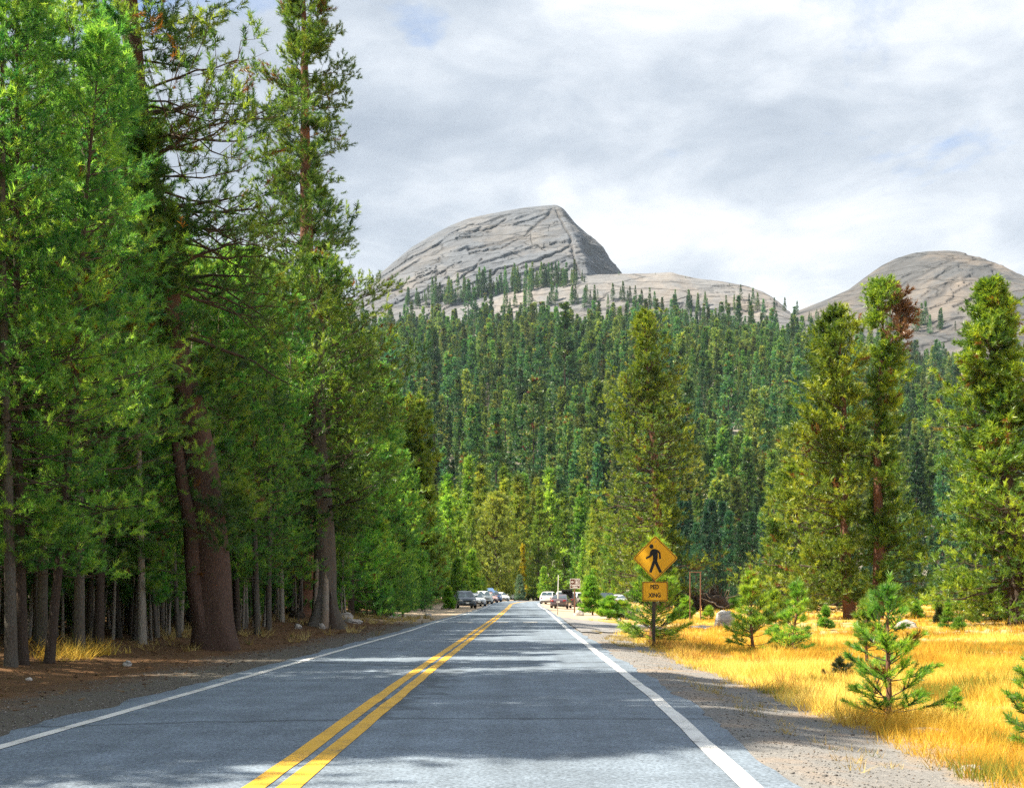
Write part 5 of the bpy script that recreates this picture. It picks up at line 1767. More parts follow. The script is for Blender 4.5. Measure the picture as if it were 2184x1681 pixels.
# ------------------------------------------------------------------ boulders
def boulder(label, px, py, w, h, seed, dpt=0.8, mat=None, rz=0.0):
    x, y, z = G(px, py)
    wm, hm = w / FPX * y, h / FPX * y
    bm = bmesh.new()
    bmesh.ops.create_icosphere(bm, subdivisions=4, radius=1.0)
    co = np.array([v.co[:] for v in bm.verts])
    d_ = 1 + 0.42 * fbm(co[:, 0] * 1.1 + seed, co[:, 1] * 1.1 + co[:, 2] * 1.3, 5, seed)
    ct = np.round(co * 2.2 + 0.4 * np.sin(co[:, [1, 2, 0]] * 3 + seed)) / 2.2
    for v, k, c in zip(bm.verts, d_, ct):
        q = v.co.lerp(Vector(c), 0.22) * k
        v.co = (q.x * wm / 2, q.y * wm / 2 * dpt, max(q.z, -0.5) * hm * 0.85)
    me = bm_mesh('boulder', bm, [mat or M_boulder], True)
    o = obj('boulder', me, None, (x, y, z + 0.10 * hm), (0, 0, rz + seed))
    o.rotation_euler.z = rz
    return tag(o, label, 'boulder')


boulder('big white boulder on the sandy patch behind the bushy young pine', 1545, 1336, 46, 40, 3)
boulder('flat white slab beside the big white boulder', 1500, 1340, 66, 7, 5, 1.4)
boulder('pale boulder poking up behind the bushy young pines', 1660, 1294, 52, 24, 7)
boulder('white rounded boulder alone in the golden meadow', 1934, 1341, 50, 22, 9)
boulder('flat pale stone in the grass under the nearest young pine', 1974, 1566, 86, 16, 11, 0.5)
boulder('small flat stone at the gravel edge in the lower right', 2076, 1642, 46, 14, 13, 0.6, rz=0.3)
boulder('little stone right of the flat stone at the gravel edge', 2142, 1640, 16, 7, 15)
boulder('small cream stone on the needle litter left of the leaning pine', 271, 1420, 19, 12, 17)
boulder('tiny grey stone on the litter at the far left', 62, 1450, 14, 6, 33)
boulder('white stone lying in front of the split trunk pine', 634, 1340, 18, 12, 19)
boulder('white stone at the foot of the silvery split trunk', 686, 1341, 16, 12, 35)
boulder('dark mossy boulder left of the split trunk pine', 632, 1322, 34, 18, 21, mat=M_bark_dark)
boulder('largest pale rock of the pile right of the split trunk', 736, 1321, 38, 16, 23)
boulder('low pale rock in front of the pile right of the split trunk', 752, 1328, 44, 9, 25)
boulder('grey rock under the yellow topped marker stake', 836, 1322, 20, 10, 27)
boulder('white rock on the verge by the forest edge before the cars', 912, 1315, 17, 8, 29)
boulder('white rocks heaped beside the first parked car', 950, 1300, 20, 12, 31)
boulder('pale rock at the roadside below the brown trail sign', 1234, 1313, 22, 11, 37)
boulder('small white rock left of the pedestrian sign', 1320, 1324, 9, 6, 39)
boulder('pale stone in front of the white meadow boulder', 1898, 1342, 18, 6, 41)

# ------------------------------------------------------------------ fallen root wads
def roots(label, px, py, w, h, n, seed, name='root_wad'):
    x, y, z = G(px, py)
    g = np.random.default_rng(seed)
    S = FPX / y
    wm, hm = w / S, h / S
    rt = thing(name, label, 'uprooted stump', (x, y, z))
    P, Rr = [], []
    for k in range(n):
        a = g.uniform(0, math.pi); L = g.uniform(0.35, 1.0)
        b = np.array([g.normal(0, 0.16) * wm, g.normal(0, 0.25) * wm * 0.4, g.uniform(0.05, 0.5) * hm])
        d_ = np.array([math.cos(a) * wm * 0.5, g.normal(0, 0.25) * wm, math.sin(a) * hm * 0.75]) * L
        s = np.linspace(0, 1, 6)[:, None]
        p = b + d_ * s + np.cumsum(g.normal(0, 0.045, (6, 3)), 0) * wm * 0.6 * s
        p[:, 2] = np.maximum(p[:, 2], 0.02)
        P.append(p); Rr.append(np.linspace(1, 0.25, 6) * g.uniform(0.012, 0.035) * max(wm, 1.2) * 0.8)
    P, Rr = np.array(P), np.array(Rr)
    half = n // 3
    Vv, Fv = tubes(P[:half], Rr[:half], 5)
    tag(obj('pale_roots', np_mesh('pale_roots', Vv, Fv, [M_twig_pale], smooth=True), rt), kind='stuff')
    Vv, Fv = tubes(P[half:], Rr[half:], 5)
    tag(obj('dark_roots', np_mesh('dark_roots', Vv, Fv, [M_bark_dark], smooth=True), rt), kind='stuff')
    bm = bmesh.new()
    bmesh.ops.create_icosphere(bm, subdivisions=3, radius=1.0)
    co = np.array([v.co[:] for v in bm.verts])
    dd = 1 + 0.6 * fbm(co[:, 0] * 1.6 + seed, co[:, 1] * 1.6 + co[:, 2] * 1.6, 4, seed)
    for v, k in zip(bm.verts, dd):
        v.co = (v.co.x * k * wm * 0.36, v.co.y * k * wm * 0.2, max(0.0, 0.25 + v.co.z * 0.36 * k) * hm)
    obj('root_mass', bm_mesh('root_mass', bm, [M_bark_dark], True), rt)
    return rt


roots('tangled grey root wad behind the empty sign frame', 1466, 1303, 74, 58, 80, 3)
roots('darker root wad with raised pale branches right of the frame', 1522, 1302, 78, 62, 90, 4)
roots('brown tangle of roots in the bushes left of the pedestrian sign', 1342, 1321, 34, 30, 44, 5)

# ------------------------------------------------------------------ signs and stakes
M_sign_y = plain('sign_yellow', (0.82, 0.44, 0.02), 0.45, spec=0.3, var=0.08, vscale=5)
M_black = plain('sign_black', (0.012, 0.012, 0.012), 0.5)
M_steel_dark = plain('post_dark_steel', (0.075, 0.06, 0.05), 0.7, metal=0.3, var=0.3, vscale=12)
M_alu = plain('sign_back_aluminium', (0.45, 0.45, 0.45), 0.5, metal=0.8)
M_brown = plain('sign_brown', (0.105, 0.038, 0.022), 0.5, var=0.1)
M_rust = plain('rusty_frame', (0.20, 0.10, 0.065), 0.85, var=0.4, vscale=9)
M_signwhite = plain('sign_white', (0.80, 0.79, 0.76), 0.5)
M_stake = plain('stake_grey_wood', (0.24, 0.21, 0.18), 0.9, var=0.3)
M_stake_y = plain('stake_yellow', (0.75, 0.52, 0.05), 0.6)


def text(name, body, size, x, zc, yf, mat, parent, align='CENTER', sx=1.0, bold=0.005):
    cu = bpy.data.curves.new(name, 'FONT')
    cu.body = body
    cu.size = size
    cu.align_x = align
    cu.align_y = 'CENTER'
    cu.extrude = 0.0008
    cu.offset = bold
    cu.resolution_u = 3
    tmp = bpy.data.objects.new(name, cu)
    COL.objects.link(tmp)
    dg = bpy.context.evaluated_depsgraph_get()
    me = bpy.data.meshes.new_from_object(tmp.evaluated_get(dg))
    bpy.data.objects.remove(tmp)
    me.materials.clear(); me.materials.append(mat)
    o = obj(name, me, parent, (x, yf, zc), (R(90), 0, 0))
    o.scale = (sx, 1, 1)
    return o


def round_poly(cx0, cz0, hw, hh, r, diamond=False, n=5):
    pts = []
    for (sx, sz, a0) in ((1, 1, 0), (-1, 1, 90), (-1, -1, 180), (1, -1, 270)):
        for k in range(n + 1):
            a = R(a0 + 90 * k / n)
            pts.append((sx * (hw - r) + r * math.cos(a), sz * (hh - r) + r * math.sin(a)))
    if diamond:
        c = math.sqrt(0.5)
        pts = [((x - z) * c, (x + z) * c) for x, z in pts]
    return [(cx0 + x, cz0 + z) for x, z in pts]


def frame_ring(bm, outer, inner, y0, y1):
    n = len(outer)
    A = [bm.verts.new((p[0], y0, p[1])) for p in outer]; B = [bm.verts.new((p[0], y0, p[1])) for p in inner]
    C2 = [bm.verts.new((p[0], y1, p[1])) for p in outer]; D2 = [bm.verts.new((p[0], y1, p[1])) for p in inner]
    for i in range(n):
        j = (i + 1) % n
        bm.faces.new((A[i], A[j], B[j], B[i]))
        bm.faces.new((A[i], C2[i], C2[j], A[j]))
        bm.faces.new((B[i], B[j], D2[j], D2[i]))


# yellow pedestrian crossing sign
x, y, z = G(1397, 1381)
sg = thing('pedestrian_sign', 'yellow diamond pedestrian sign over a yellow plate reading PED XING', 'road sign', (x, y, z), R(-18))
U = 0.2974 / 1.3846 / FPX * y           # one unit of the enlarged view, in metres
gx = lambda c: (c - 469) * U
gz = lambda r: (1381 - 1377) / FPX * y + (1384 - r) * U
bm = bmesh.new()
add_box(bm, (gx(454), 0.03, gz(880) / 2 + 0.32), (0.070, 0.012, gz(880) + 0.7 + 0.3), None, 0.002)
add_box(bm, (gx(454) - 0.032, 0.045, gz(880) / 2 + 0.32), (0.008, 0.034, gz(880) + 1.0), None)
add_box(bm, (gx(454) + 0.032, 0.045, gz(880) / 2 + 0.32), (0.008, 0.034, gz(880) + 1.0), None)
obj('post', bm_mesh('sign_post', bm, [M_steel_dark]), sg)
hd = 218 * U / math.sqrt(2) * 1.035
zc = gz(515); xc = gx(472)
bm = bmesh.new(); add_poly(bm, round_poly(xc, zc, hd, hd, 0.045, True), 0.0, 0.006)
dia = obj('diamond_panel', bm_mesh('diamond_panel', bm, [M_sign_y]), sg)
bm = bmesh.new(); frame_ring(bm, round_poly(xc, zc, hd - 0.016, hd - 0.016, 0.040, True), round_poly(xc, zc, hd - 0.030, hd - 0.030, 0.032, True), -0.0015, 0.0005)
obj('border', bm_mesh('diamond_border', bm, [M_black]), dia)
bm = bmesh.new()
pieces = [[(432, 432), (450, 422), (472, 424), (494, 436), (498, 500), (490, 550), (450, 550), (449, 500)],
          [(478, 424), (500, 434), (524, 458), (529, 522), (511, 524), (508, 468), (486, 452)],
          [(432, 432), (454, 440), (446, 480), (432, 500), (382, 524), (374, 508), (414, 484), (419, 450)],
          [(448, 540), (480, 540), (462, 588), (434, 660), (409, 652), (430, 588)],
          [(456, 540), (490, 540), (506, 582), (540, 652), (514, 664), (478, 590)],
          [(434 + 21 * math.cos(a), 398 + 22 * math.sin(a)) for a in np.linspace(0, 2 * math.pi, 21)[:-1]]]
for i, pc in enumerate(pieces):
    pts = [(gx(c), gz(r)) for c, r in pc]
    ar = sum(pts[k][0] * pts[(k + 1) % len(pts)][1] - pts[(k + 1) % len(pts)][0] * pts[k][1] for k in range(len(pts)))
    if ar < 0: pts = pts[::-1]
    add_poly(bm, pts, -0.0016 - i * 0.0003, 0.0004)
obj('walking_figure', bm_mesh('walking_figure', bm, [M_black]), dia)
pxc_, pzc_ = gx(469), gz(845)
bm = bmesh.new(); add_poly(bm, round_poly(pxc_, pzc_, 129 * U, 98 * U, 0.03), 0.002, 0.008)
pl = obj('text_panel', bm_mesh('text_panel', bm, [M_sign_y]), sg)
bm = bmesh.new(); frame_ring(bm, round_poly(pxc_, pzc_, 125 * U, 94 * U, 0.027), round_poly(pxc_, pzc_, 118 * U, 87 * U, 0.02), 0.0005, 0.0025)
obj('border', bm_mesh('plate_border', bm, [M_black]), pl)
text('lettering', 'PED', 0.142, gx(465), gz(802), 0.0, M_black, pl, sx=0.86)
text('lettering', 'XING', 0.142, gx(466), gz(884), 0.0, M_black, pl, sx=0.86)
for c, r in ((472, 352), (470, 688), (470, 768), (470, 925)):
    bm = bmesh.new()
    add_cyl(bm, (gx(c), -0.005, gz(r)), (gx(c), 0.01, gz(r)), 0.010, n=10)
    obj('bolt', bm_mesh('sign_bolt', bm, [M_alu]), sg)

# brown trail sign
y = 82.0
xc, zt = W(1226.5, 1233.8, y); _, zb = W(0, 1255.2, y)
zgr = float(zg(xc, y))
bs = thing('trail_sign', 'brown trail sign with white arrow and hiker, reading Cathedral Lakes', 'road sign', (xc, y, zgr), R(-5))
h = zt - zb; hw = 0.37
zc = (zt + zb) / 2 - zgr
bm = bmesh.new(); add_box(bm, (-0.04, 0.05, (zt - zgr) / 2 - 0.1), (0.10, 0.08, zt - zgr + 0.2), None, 0.004)
obj('post', bm_mesh('trail_post', bm, [M_rust]), bs)
bm = bmesh.new(); add_poly(bm, round_poly(0, zc, hw, h / 2, 0.04), 0.0, 0.008)
pn = obj('panel', bm_mesh('trail_panel', bm, [M_brown]), bs)
bm = bmesh.new(); frame_ring(bm, round_poly(0, zc, hw - 0.006, h / 2 - 0.006, 0.036), round_poly(0, zc, hw - 0.034, h / 2 - 0.034, 0.02), -0.002, 0.001)
obj('border', bm_mesh('trail_border', bm, [M_signwhite]), pn)
bm = bmesh.new(); frame_ring(bm, round_poly(0.13, zc + 0.125, 0.135, 0.165, 0.02), round_poly(0.13, zc + 0.125, 0.112, 0.142, 0.012), -0.002, 0.001)
obj('pictogram_frame', bm_mesh('pictogram_frame', bm, [M_signwhite]), pn)
bm = bmesh.new()
cxp, czp = 0.13, zc + 0.125
add_poly(bm, [(cxp + 0.028 * math.cos(a), czp + 0.088 + 0.028 * math.sin(a)) for a in np.linspace(0, 6.283, 13)[:-1]], -0.002, 0.001)
add_poly(bm, [(cxp - 0.035, czp - 0.02), (cxp + 0.04, czp - 0.02), (cxp + 0.045, czp + 0.055), (cxp - 0.03, czp + 0.055)], -0.0023, 0.001)
add_poly(bm, [(cxp - 0.055, czp - 0.12), (cxp - 0.02, czp - 0.12), (cxp + 0.01, czp - 0.02), (cxp - 0.035, czp - 0.02)], -0.0026, 0.001)
add_poly(bm, [(cxp + 0.02, czp - 0.12), (cxp + 0.055, czp - 0.12), (cxp + 0.04, czp - 0.02), (cxp, czp - 0.02)], -0.0029, 0.001)
add_poly(bm, [(cxp - 0.075, czp - 0.11), (cxp - 0.062, czp - 0.11), (cxp - 0.052, czp + 0.02), (cxp - 0.065, czp + 0.02)], -0.0032, 0.001)
obj('hiker', bm_mesh('hiker', bm, [M_signwhite]), pn)
bm = bmesh.new()
ax, az_ = -0.18, zc + 0.125
add_poly(bm, [(ax - 0.11, az_), (ax - 0.02, az_ - 0.085), (ax + 0.015, az_ - 0.085), (ax - 0.045, az_ - 0.022), (ax - 0.045, az_ + 0.022), (ax + 0.015, az_ + 0.085), (ax - 0.02, az_ + 0.085)], -0.002, 0.001)
add_poly(bm, [(ax - 0.06, az_ - 0.022), (ax + 0.10, az_ - 0.022), (ax + 0.10, az_ + 0.022), (ax - 0.06, az_ + 0.022)], -0.0023, 0.001)
obj('arrow', bm_mesh('arrow', bm, [M_signwhite]), pn)
text('lettering', 'Cathedral', 0.155, 0, zc - 0.115, -0.002, M_signwhite, pn)
text('lettering', 'Lakes', 0.155, 0, zc - 0.245, -0.002, M_signwhite, pn)

# small white sign far right
y = 98.0
xc, zt = W(1338.8, 1256.2, y); _, zb = W(0, 1263.2, y)
zgr = float(zg(xc, y))
ws_ = thing('notice_sign', 'small white notice sign on a post beyond the bushes', 'road sign', (xc, y, zgr))
bm = bmesh.new(); add_box(bm, (0, 0.03, (zt - zgr) / 2), (0.05, 0.04, zt - zgr))
obj('post', bm_mesh('notice_post', bm, [M_steel_dark]), ws_)
bm = bmesh.new(); add_poly(bm, round_poly(0, (zt + zb) / 2 - zgr, 0.15, (zt - zb) / 2, 0.015), 0, 0.006)
obj('panel', bm_mesh('notice_panel', bm, [M_signwhite]), ws_)

# empty brown sign frame
x, y, z = G(1483, 1326)
fr = thing('empty_sign_frame', 'empty rusty sign frame of two thin posts joined by a crossbar', 'sign frame', (x, y, z))
sc_ = 1 / FPX * y
hh = (1326 - 1219) * sc_
for px, nm in ((1471, 0), (1493.5, 0)):
    bm = bmesh.new(); add_box(bm, ((px - 1482.5) * sc_, 0, hh / 2 - 0.1), (0.05, 0.05, hh + 0.2), None, 0.004)
    obj('post', bm_mesh('frame_post', bm, [M_rust]), fr)
bm = bmesh.new(); add_box(bm, (0, 0, hh - 0.02), (26 * sc_, 0.046, 0.04), None, 0.004)
obj('crossbar', bm_mesh('frame_crossbar', bm, [M_rust]), fr)


def stake(label, px, py, toppx, toppy, r, mat, topmat=None, topfrac=0.45, ymin=None):
    x, y, z = G(px, py)
    hh = (py - toppy) / FPX * y
    st = thing('marker_stake', label, 'marker stake', (x, y, z))
    dx = (toppx - px) / FPX * y
    bm = bmesh.new()
    cut = 1 - topfrac if topmat else 1
    add_cyl(bm, (0, 0, -0.2), (dx * cut, 0, hh * cut), r, r * 0.8, 8)
    obj('pole', bm_mesh('stake_pole', bm, [mat]), st)
    if topmat:
        bm = bmesh.new(); add_cyl(bm, (dx * cut, 0, hh * cut), (dx, 0, hh), r * 1.15, r * 0.8, 8)
        obj('painted_top', bm_mesh('stake_top', bm, [topmat]), st)


stake('short marker stake with a yellow top at the left verge', 823, 1321, 825, 1260, 0.035, M_stake, M_stake_y)
stake('tall thin brown snow pole against the dark left trees', 748, 1307, 747, 1206, 0.03, M_rust)
stake('tall leaning snow pole on the right verge before the parked cars', 1189, 1311, 1191, 1226, 0.028, M_stake, M_signwhite, 0.6)

# ------------------------------------------------------------------ parked cars
M_glass = plain('car_glass', (0.035, 0.06, 0.075), 0.06, spec=0.9, coat=0.6)
M_tyre = plain('tyre_rubber', (0.015, 0.015, 0.016), 0.85)
M_rim = plain('wheel_rim', (0.42, 0.42, 0.43), 0.35, metal=0.8)
M_trim = plain('car_black_trim', (0.02, 0.02, 0.022), 0.6)
M_lampw = plain('headlight_lens', (0.70, 0.72, 0.74), 0.12, spec=0.8)
M_lampr = plain('tail_light_lens', (0.32, 0.015, 0.012), 0.2, spec=0.7)
M_plate = plain('licence_plate', (0.75, 0.75, 0.72), 0.5)
M_inside = plain('car_interior', (0.012, 0.012, 0.013), 0.9)
PAINT = {}


def car_paint(col):
    if col not in PAINT:
        PAINT[col] = plain('car_paint_%d' % len(PAINT), col, 0.32, metal=0.0, spec=0.5, coat=0.8)
    return PAINT[col]


BODY = {
    'sedan': dict(L=4.6, W=1.82, sec=[(0.0, .30, .56, .62), (.05, .24, .66, .74), (.22, .20, .74, .83), (.55, .19, .80, .88), (1.0, .19, .87, .90), (1.35, .19, .93, .91), (2.2, .19, .95, .91), (3.2, .20, .97, .91), (3.85, .21, 1.0, .90), (4.25, .24, .99, .86), (4.5, .30, .93, .80), (4.6, .38, .80, .74)],
                  cab=[(1.30, .93, .80), (2.05, 1.40, .62), (2.7, 1.45, .63), (3.2, 1.41, .62), (3.95, 1.0, .76)], wheels=(0.85, 3.65), wr=0.33),
    'suv': dict(L=4.55, W=1.86, sec=[(0.0, .36, .70, .66), (.05, .28, .84, .78), (.22, .24, .94, .87), (.55, .23, .99, .91), (1.0, .23, 1.04, .93), (1.25, .23, 1.08, .93), (2.2, .23, 1.08, .93), (3.2, .24, 1.09, .93), (3.9, .25, 1.09, .92), (4.3, .30, 1.08, .89), (4.5, .36, 1.02, .84), (4.55, .45, .90, .80)],
                cab=[(1.18, 1.07, .84), (1.85, 1.60, .66), (2.6, 1.66, .68), (3.7, 1.63, .67), (4.28, 1.10, .80)], wheels=(0.85, 3.6), wr=0.36),
    'pickup': dict(L=5.4, W=1.95, sec=[(0.0, .42, .85, .72), (.05, .34, .98, .84), (.25, .30, 1.06, .93), (.7, .29, 1.10, .97), (1.4, .29, 1.13, .97), (2.2, .29, 1.12, .97), (3.3, .30, 1.12, .97), (4.3, .30, 1.13, .97), (5.2, .34, 1.13, .95), (5.35, .40, 1.10, .92), (5.4, .50, 1.0, .90)],
                   cab=[(1.35, 1.12, .86), (1.95, 1.74, .70), (2.5, 1.80, .72), (3.2, 1.77, .71), (3.5, 1.13, .82)], wheels=(0.95, 4.35), wr=0.40),
}


def car(label, kind, col, x, y, z, rz, group=None, hatch=False, roof_rails=False, name='parked_car'):
    """front of the car looks along local -y; rz turns it"""
    b = BODY[kind]
    L, W_ = b['L'], b['W']
    root = thing(name, label, 'car', (x, y, z), rz, group)
    pm_ = car_paint(col)
    off = -L / 2
    bm = bmesh.new()
    rings = []
    for (yy, zb_, zt_, hw_) in b['sec']:
        zm = zb_ + (zt_ - zb_) * 0.52
        half = [(0, zb_), (hw_ * .80, zb_), (hw_ * .96, zb_ + .06), (hw_, zm), (hw_ * .985, zt_ - .10), (hw_ * .93, zt_ - .02), (hw_ * .78, zt_ + .015), (0, zt_ + .035)]
        pts = half + [(-a, c) for a, c in half[-2:0:-1]]
        rings.append([bm.verts.new((a, yy + off, c)) for a, c in pts])
    for r0_, r1_ in zip(rings, rings[1:]):
        n_ = len(r0_)
        for i in range(n_):
            bm.faces.new((r0_[i], r1_[i], r1_[(i + 1) % n_], r0_[(i + 1) % n_]))
    bm.faces.new(rings[0]); bm.faces.new(rings[-1][::-1])
    bmesh.ops.recalc_face_normals(bm, faces=bm.faces)
    body = obj('body', bm_mesh('car_body', bm, [pm_], True), root)
    # cabin
    bm = bmesh.new()
    rings = []
    cab = b['cab']
    belt = lambda yy: float(np.interp(yy, [s[0] for s in b['sec']], [s[2] for s in b['sec']])) - 0.03
    bhw = lambda yy: float(np.interp(yy, [s[0] for s in b['sec']], [s[3] for s in b['sec']])) * 0.92
    sections = []
    for (yy, zt_, hw_) in cab:
        zb_ = min(belt(yy), zt_ - 0.01)
        sections.append((yy, zb_, zt_, bhw(yy), hw_))
        pts = [(-bhw(yy), zb_), (-hw_ - (bhw(yy) - hw_) * .12, zt_ - .07 if zt_ - zb_ > .1 else zt_ - .005), (-hw_ * .86, zt_), (0, zt_ + .02), (hw_ * .86, zt_), (hw_ + (bhw(yy) - hw_) * .12, zt_ - .07 if zt_ - zb_ > .1 else zt_ - .005), (bhw(yy), zb_)]
        rings.append([bm.verts.new((a, yy + off, c)) for a, c in pts])
    for r0_, r1_ in zip(rings, rings[1:]):
        for i in range(6):
            bm.faces.new((r0_[i], r1_[i], r1_[i + 1], r0_[i + 1]))
    bmesh.ops.recalc_face_normals(bm, faces=bm.faces)
    obj('cabin', bm_mesh('car_cabin', bm, [pm_], True), root)

    def pane(nm, q, push):
        q = [Vector(p) for p in q]
        c_ = sum(q, Vector()) / len(q)
        nrm = (q[1] - q[0]).cross(q[2] - q[0]).normalized()
        if nrm.dot(push) < 0:
            nrm = -nrm
        bm = bmesh.new()
        f_ = [bm.verts.new(p + nrm * 0.014) for p in q]
        k_ = [bm.verts.new(p - nrm * 0.004) for p in q]
        bm.faces.new(f_); bm.faces.new(k_[::-1])
        for i in range(len(q)):
            bm.faces.new((f_[i], f_[(i + 1) % len(q)], k_[(i + 1) % len(q)], k_[i]))
        bmesh.ops.recalc_face_normals(bm, faces=bm.faces)
        return obj(nm, bm_mesh('car_glass', bm, [M_glass]), root)

    def lerp(a, c, t):
        return tuple(a[i] + (c[i] - a[i]) * t for i in range(3))
    (y0, zb0, zt0, bw0, hw0), (y1, zb1, zt1, bw1, hw1), (y2, zb2, zt2, bw2, hw2), (y3, zb3, zt3, bw3, hw3), (y4, zb4, zt4, bw4, hw4) = sections
    A = (-bw0 * .86, y0 + off + .03, zt0 + .03); B = (bw0 * .86, y0 + off + .03, zt0 + .03); C_ = (hw1 * .92, y1 + off - .03, zt1 - .03); D_ = (-hw1 * .92, y1 + off - .03, zt1 - .03)
    pane('windshield', (A, B, C_, D_), Vector((0, -1, 1)))
    A = (-bw4 * .86, y4 + off - .04, zt4 + .05); B = (bw4 * .86, y4 + off - .04, zt4 + .05); C_ = (hw3 * .9, y3 + off + .05, zt3 - .05); D_ = (-hw3 * .9, y3 + off + .05, zt3 - .05)
    if not hatch:
        pane('rear_window', (A, B, C_, D_), Vector((0, 1, 1)))
    for s in (-1, 1):
        lo1, hi1 = (s * bw1, y1 + off - .28, zb1 + .05), (s * (hw1 + .02), y1 + off + .12, zt1 - .10)
        lo2, hi2 = (s * bw2, y2 + off - .03, zb2 + .05), (s * (hw2 + .02), y2 + off - .03, zt2 - .10)
        pane('side_window', (lo1, lo2, hi2, hi1), Vector((s, 0, 0.3)))
        lo3, hi3 = (s * bw2, y2 + off + .05, zb2 + .05), (s * (hw2 + .02), y2 + off + .05, zt2 - .10)
        lo4, hi4 = (s * bw3, y3 + off + .28, zb3 + .06), (s * (hw3 + .02), y3 + off - .02, zt3 - .10)
        pane('side_window', (lo3, lo4, hi4, hi3), Vector((s, 0, 0.3)))
    # wheels
    wr = b['wr']
    for yy in b['wheels']:
        hw_ = float(np.interp(yy, [s[0] for s in b['sec']], [s[3] for s in b['sec']]))
        for s in (-1, 1):
            bm = bmesh.new(); add_cyl(bm, (s * (hw_ - .20), yy + off, wr), (s * (hw_ + .012), yy + off, wr), wr, n=20)
            wh = obj('wheel', bm_mesh('car_tyre', bm, [M_tyre]), root)
            bm = bmesh.new(); add_cyl(bm, (s * (hw_ + .008), yy + off, wr), (s * (hw_ + .022), yy + off, wr), wr * .66, wr * .60, 14)
            obj('rim', bm_mesh('car_rim', bm, [M_rim]), wh)
            bm = bmesh.new(); add_cyl(bm, (s * (hw_ - .10), yy + off, wr + .02), (s * (hw_ + .004), yy + off, wr + .02), wr * 1.16, n=20)
            obj('wheel_arch', bm_mesh('car_arch', bm, [M_trim]), root)
    f = b['sec'][1]; r_ = b['sec'][-2]
    hgt = f[2]
    for s in (-1, 1):
        bm = bmesh.new(); add_box(bm, (s * f[3] * .80, off + .07, hgt - .10), (.30, .16, .13), (0, 0, s * .35), .03)
        obj('headlight', bm_mesh('car_headlight', bm, [M_lampw], True), root)
        bm = bmesh.new(); add_box(bm, (s * r_[3] * .80, L + off - .06, r_[2] - .14), (.32, .12, .17), (0, 0, -s * .25), .02)
        obj('tail_light', bm_mesh('car_tail_light', bm, [M_lampr], True), root)
        bm = bmesh.new(); add_box(bm, (s * (b['sec'][5][3] + .10), cab[0][0] + off + .38, belt(1.5) + .10), (.20, .10, .14), None, .03)
        obj('mirror', bm_mesh('car_mirror', bm, [pm_], True), root)
    bm = bmesh.new(); add_box(bm, (0, off + .012, hgt - .16), (f[3] * 1.0, .08, .12), None, .02)
    obj('grille', bm_mesh('car_grille', bm, [M_trim]), root)
    bm = bmesh.new(); add_box(bm, (0, off + .03, f[1] + .10), (f[3] * 1.55, .12, .14), None, .03)
    obj('lower_intake', bm_mesh('car_intake', bm, [M_trim]), root)
    bm = bmesh.new(); add_box(bm, (0, off - .045, f[1] + .23), (.31, .012, .155))
    obj('licence_plate', bm_mesh('car_plate', bm, [M_plate]), root)
    bm = bmesh.new(); add_box(bm, (0, L + off + .008, b['sec'][-1][2] - .12), (.31, .015, .155))
    obj('licence_plate', bm_mesh('car_plate', bm, [M_plate]), root)
    bm = bmesh.new(); add_box(bm, (0, L + off - .03, b['sec'][-1][1] - .02), (b['sec'][-1][3] * 1.8, .10, .14), None, .03)
    obj('rear_bumper', bm_mesh('car_bumper', bm, [M_trim]), root)
    if roof_rails:
        for s in (-1, 1):
            bm = bmesh.new(); add_cyl(bm, (s * hw2 * .9, y1 + off + .1, zt1 + .06), (s * hw2 * .9, y3 + off, zt3 + .06), .022, n=8)
            obj('roof_rail', bm_mesh('car_rail', bm, [M_rim]), root)
    if hatch:
        bm = bmesh.new()
        add_box(bm, (0, L + off - .42, (zb4 + zt3) / 2 + .06), (hw3 * 1.9, .5, (zt3 - zb4) * .86), (0.55, 0, 0))
        obj('boot_opening', bm_mesh('car_boot', bm, [M_inside]), root)
        hp = Vector((0, y3 + off, zt3 + 0.01))
        bm = bmesh.new(); add_box(bm, (hp.x, hp.y + .48, hp.z + .20), (hw3 * 1.95, 1.05, .06), (R(22), 0, 0), .02)
        th = obj('tailgate', bm_mesh('car_tailgate', bm, [pm_]), root)
        bm = bmesh.new(); add_box(bm, (hp.x, hp.y + .40, hp.z + .128), (hw3 * 1.5, .62, .02), (R(22), 0, 0))
        obj('rear_window', bm_mesh('car_gate_glass', bm, [M_glass]), th)
    return root


GL, GR = 'cars parked along the left verge', 'cars parked on the right verge'


def put(label, kind, col, px, Y, rz, group, rear=False, **kw):
    x = W(px, 0, Y)[0]
    L = BODY[kind]['L']
    yc = Y + L / 2
    car(label, kind, col, x + 0.02 * L, yc, float(zg(x, yc)), R(rz + (180 if rear else 0)), group, **kw)


put('dark slate blue crossover with a front plate, first in the left row', 'suv', (0.055, 0.085, 0.12), 987, 108, 9, GL, roof_rails=True)
put('silver grey hatchback just behind the dark crossover', 'sedan', (0.46, 0.50, 0.54), 1011, 126, 12, GL)
put('pale silver green sedan third in the left row', 'suv', (0.60, 0.65, 0.63), 1028, 143, 12, GL)
put('dusty rose car half hidden in the middle of the left row', 'sedan', (0.42, 0.26, 0.25), 1041, 156, 14, GL)
put('blue car in the left row with its tailgate raised', 'suv', (0.07, 0.15, 0.33), 1049, 166, 16, GL, hatch=True)
put('white sedan near the far end of the left row', 'sedan', (0.78, 0.77, 0.76), 1065, 178, 22, GL)
put('white hatchback last in the left row', 'sedan', (0.76, 0.78, 0.74), 1080, 196, 25, GL)
put('white estate car parked nearest the bend on the right', 'suv', (0.78, 0.76, 0.76), 1172, 146, -14, GR, rear=True)
put('dark purple grey sedan seen from behind, nearest on the right', 'sedan', (0.085, 0.06, 0.075), 1197, 116, -10, GR, rear=True)
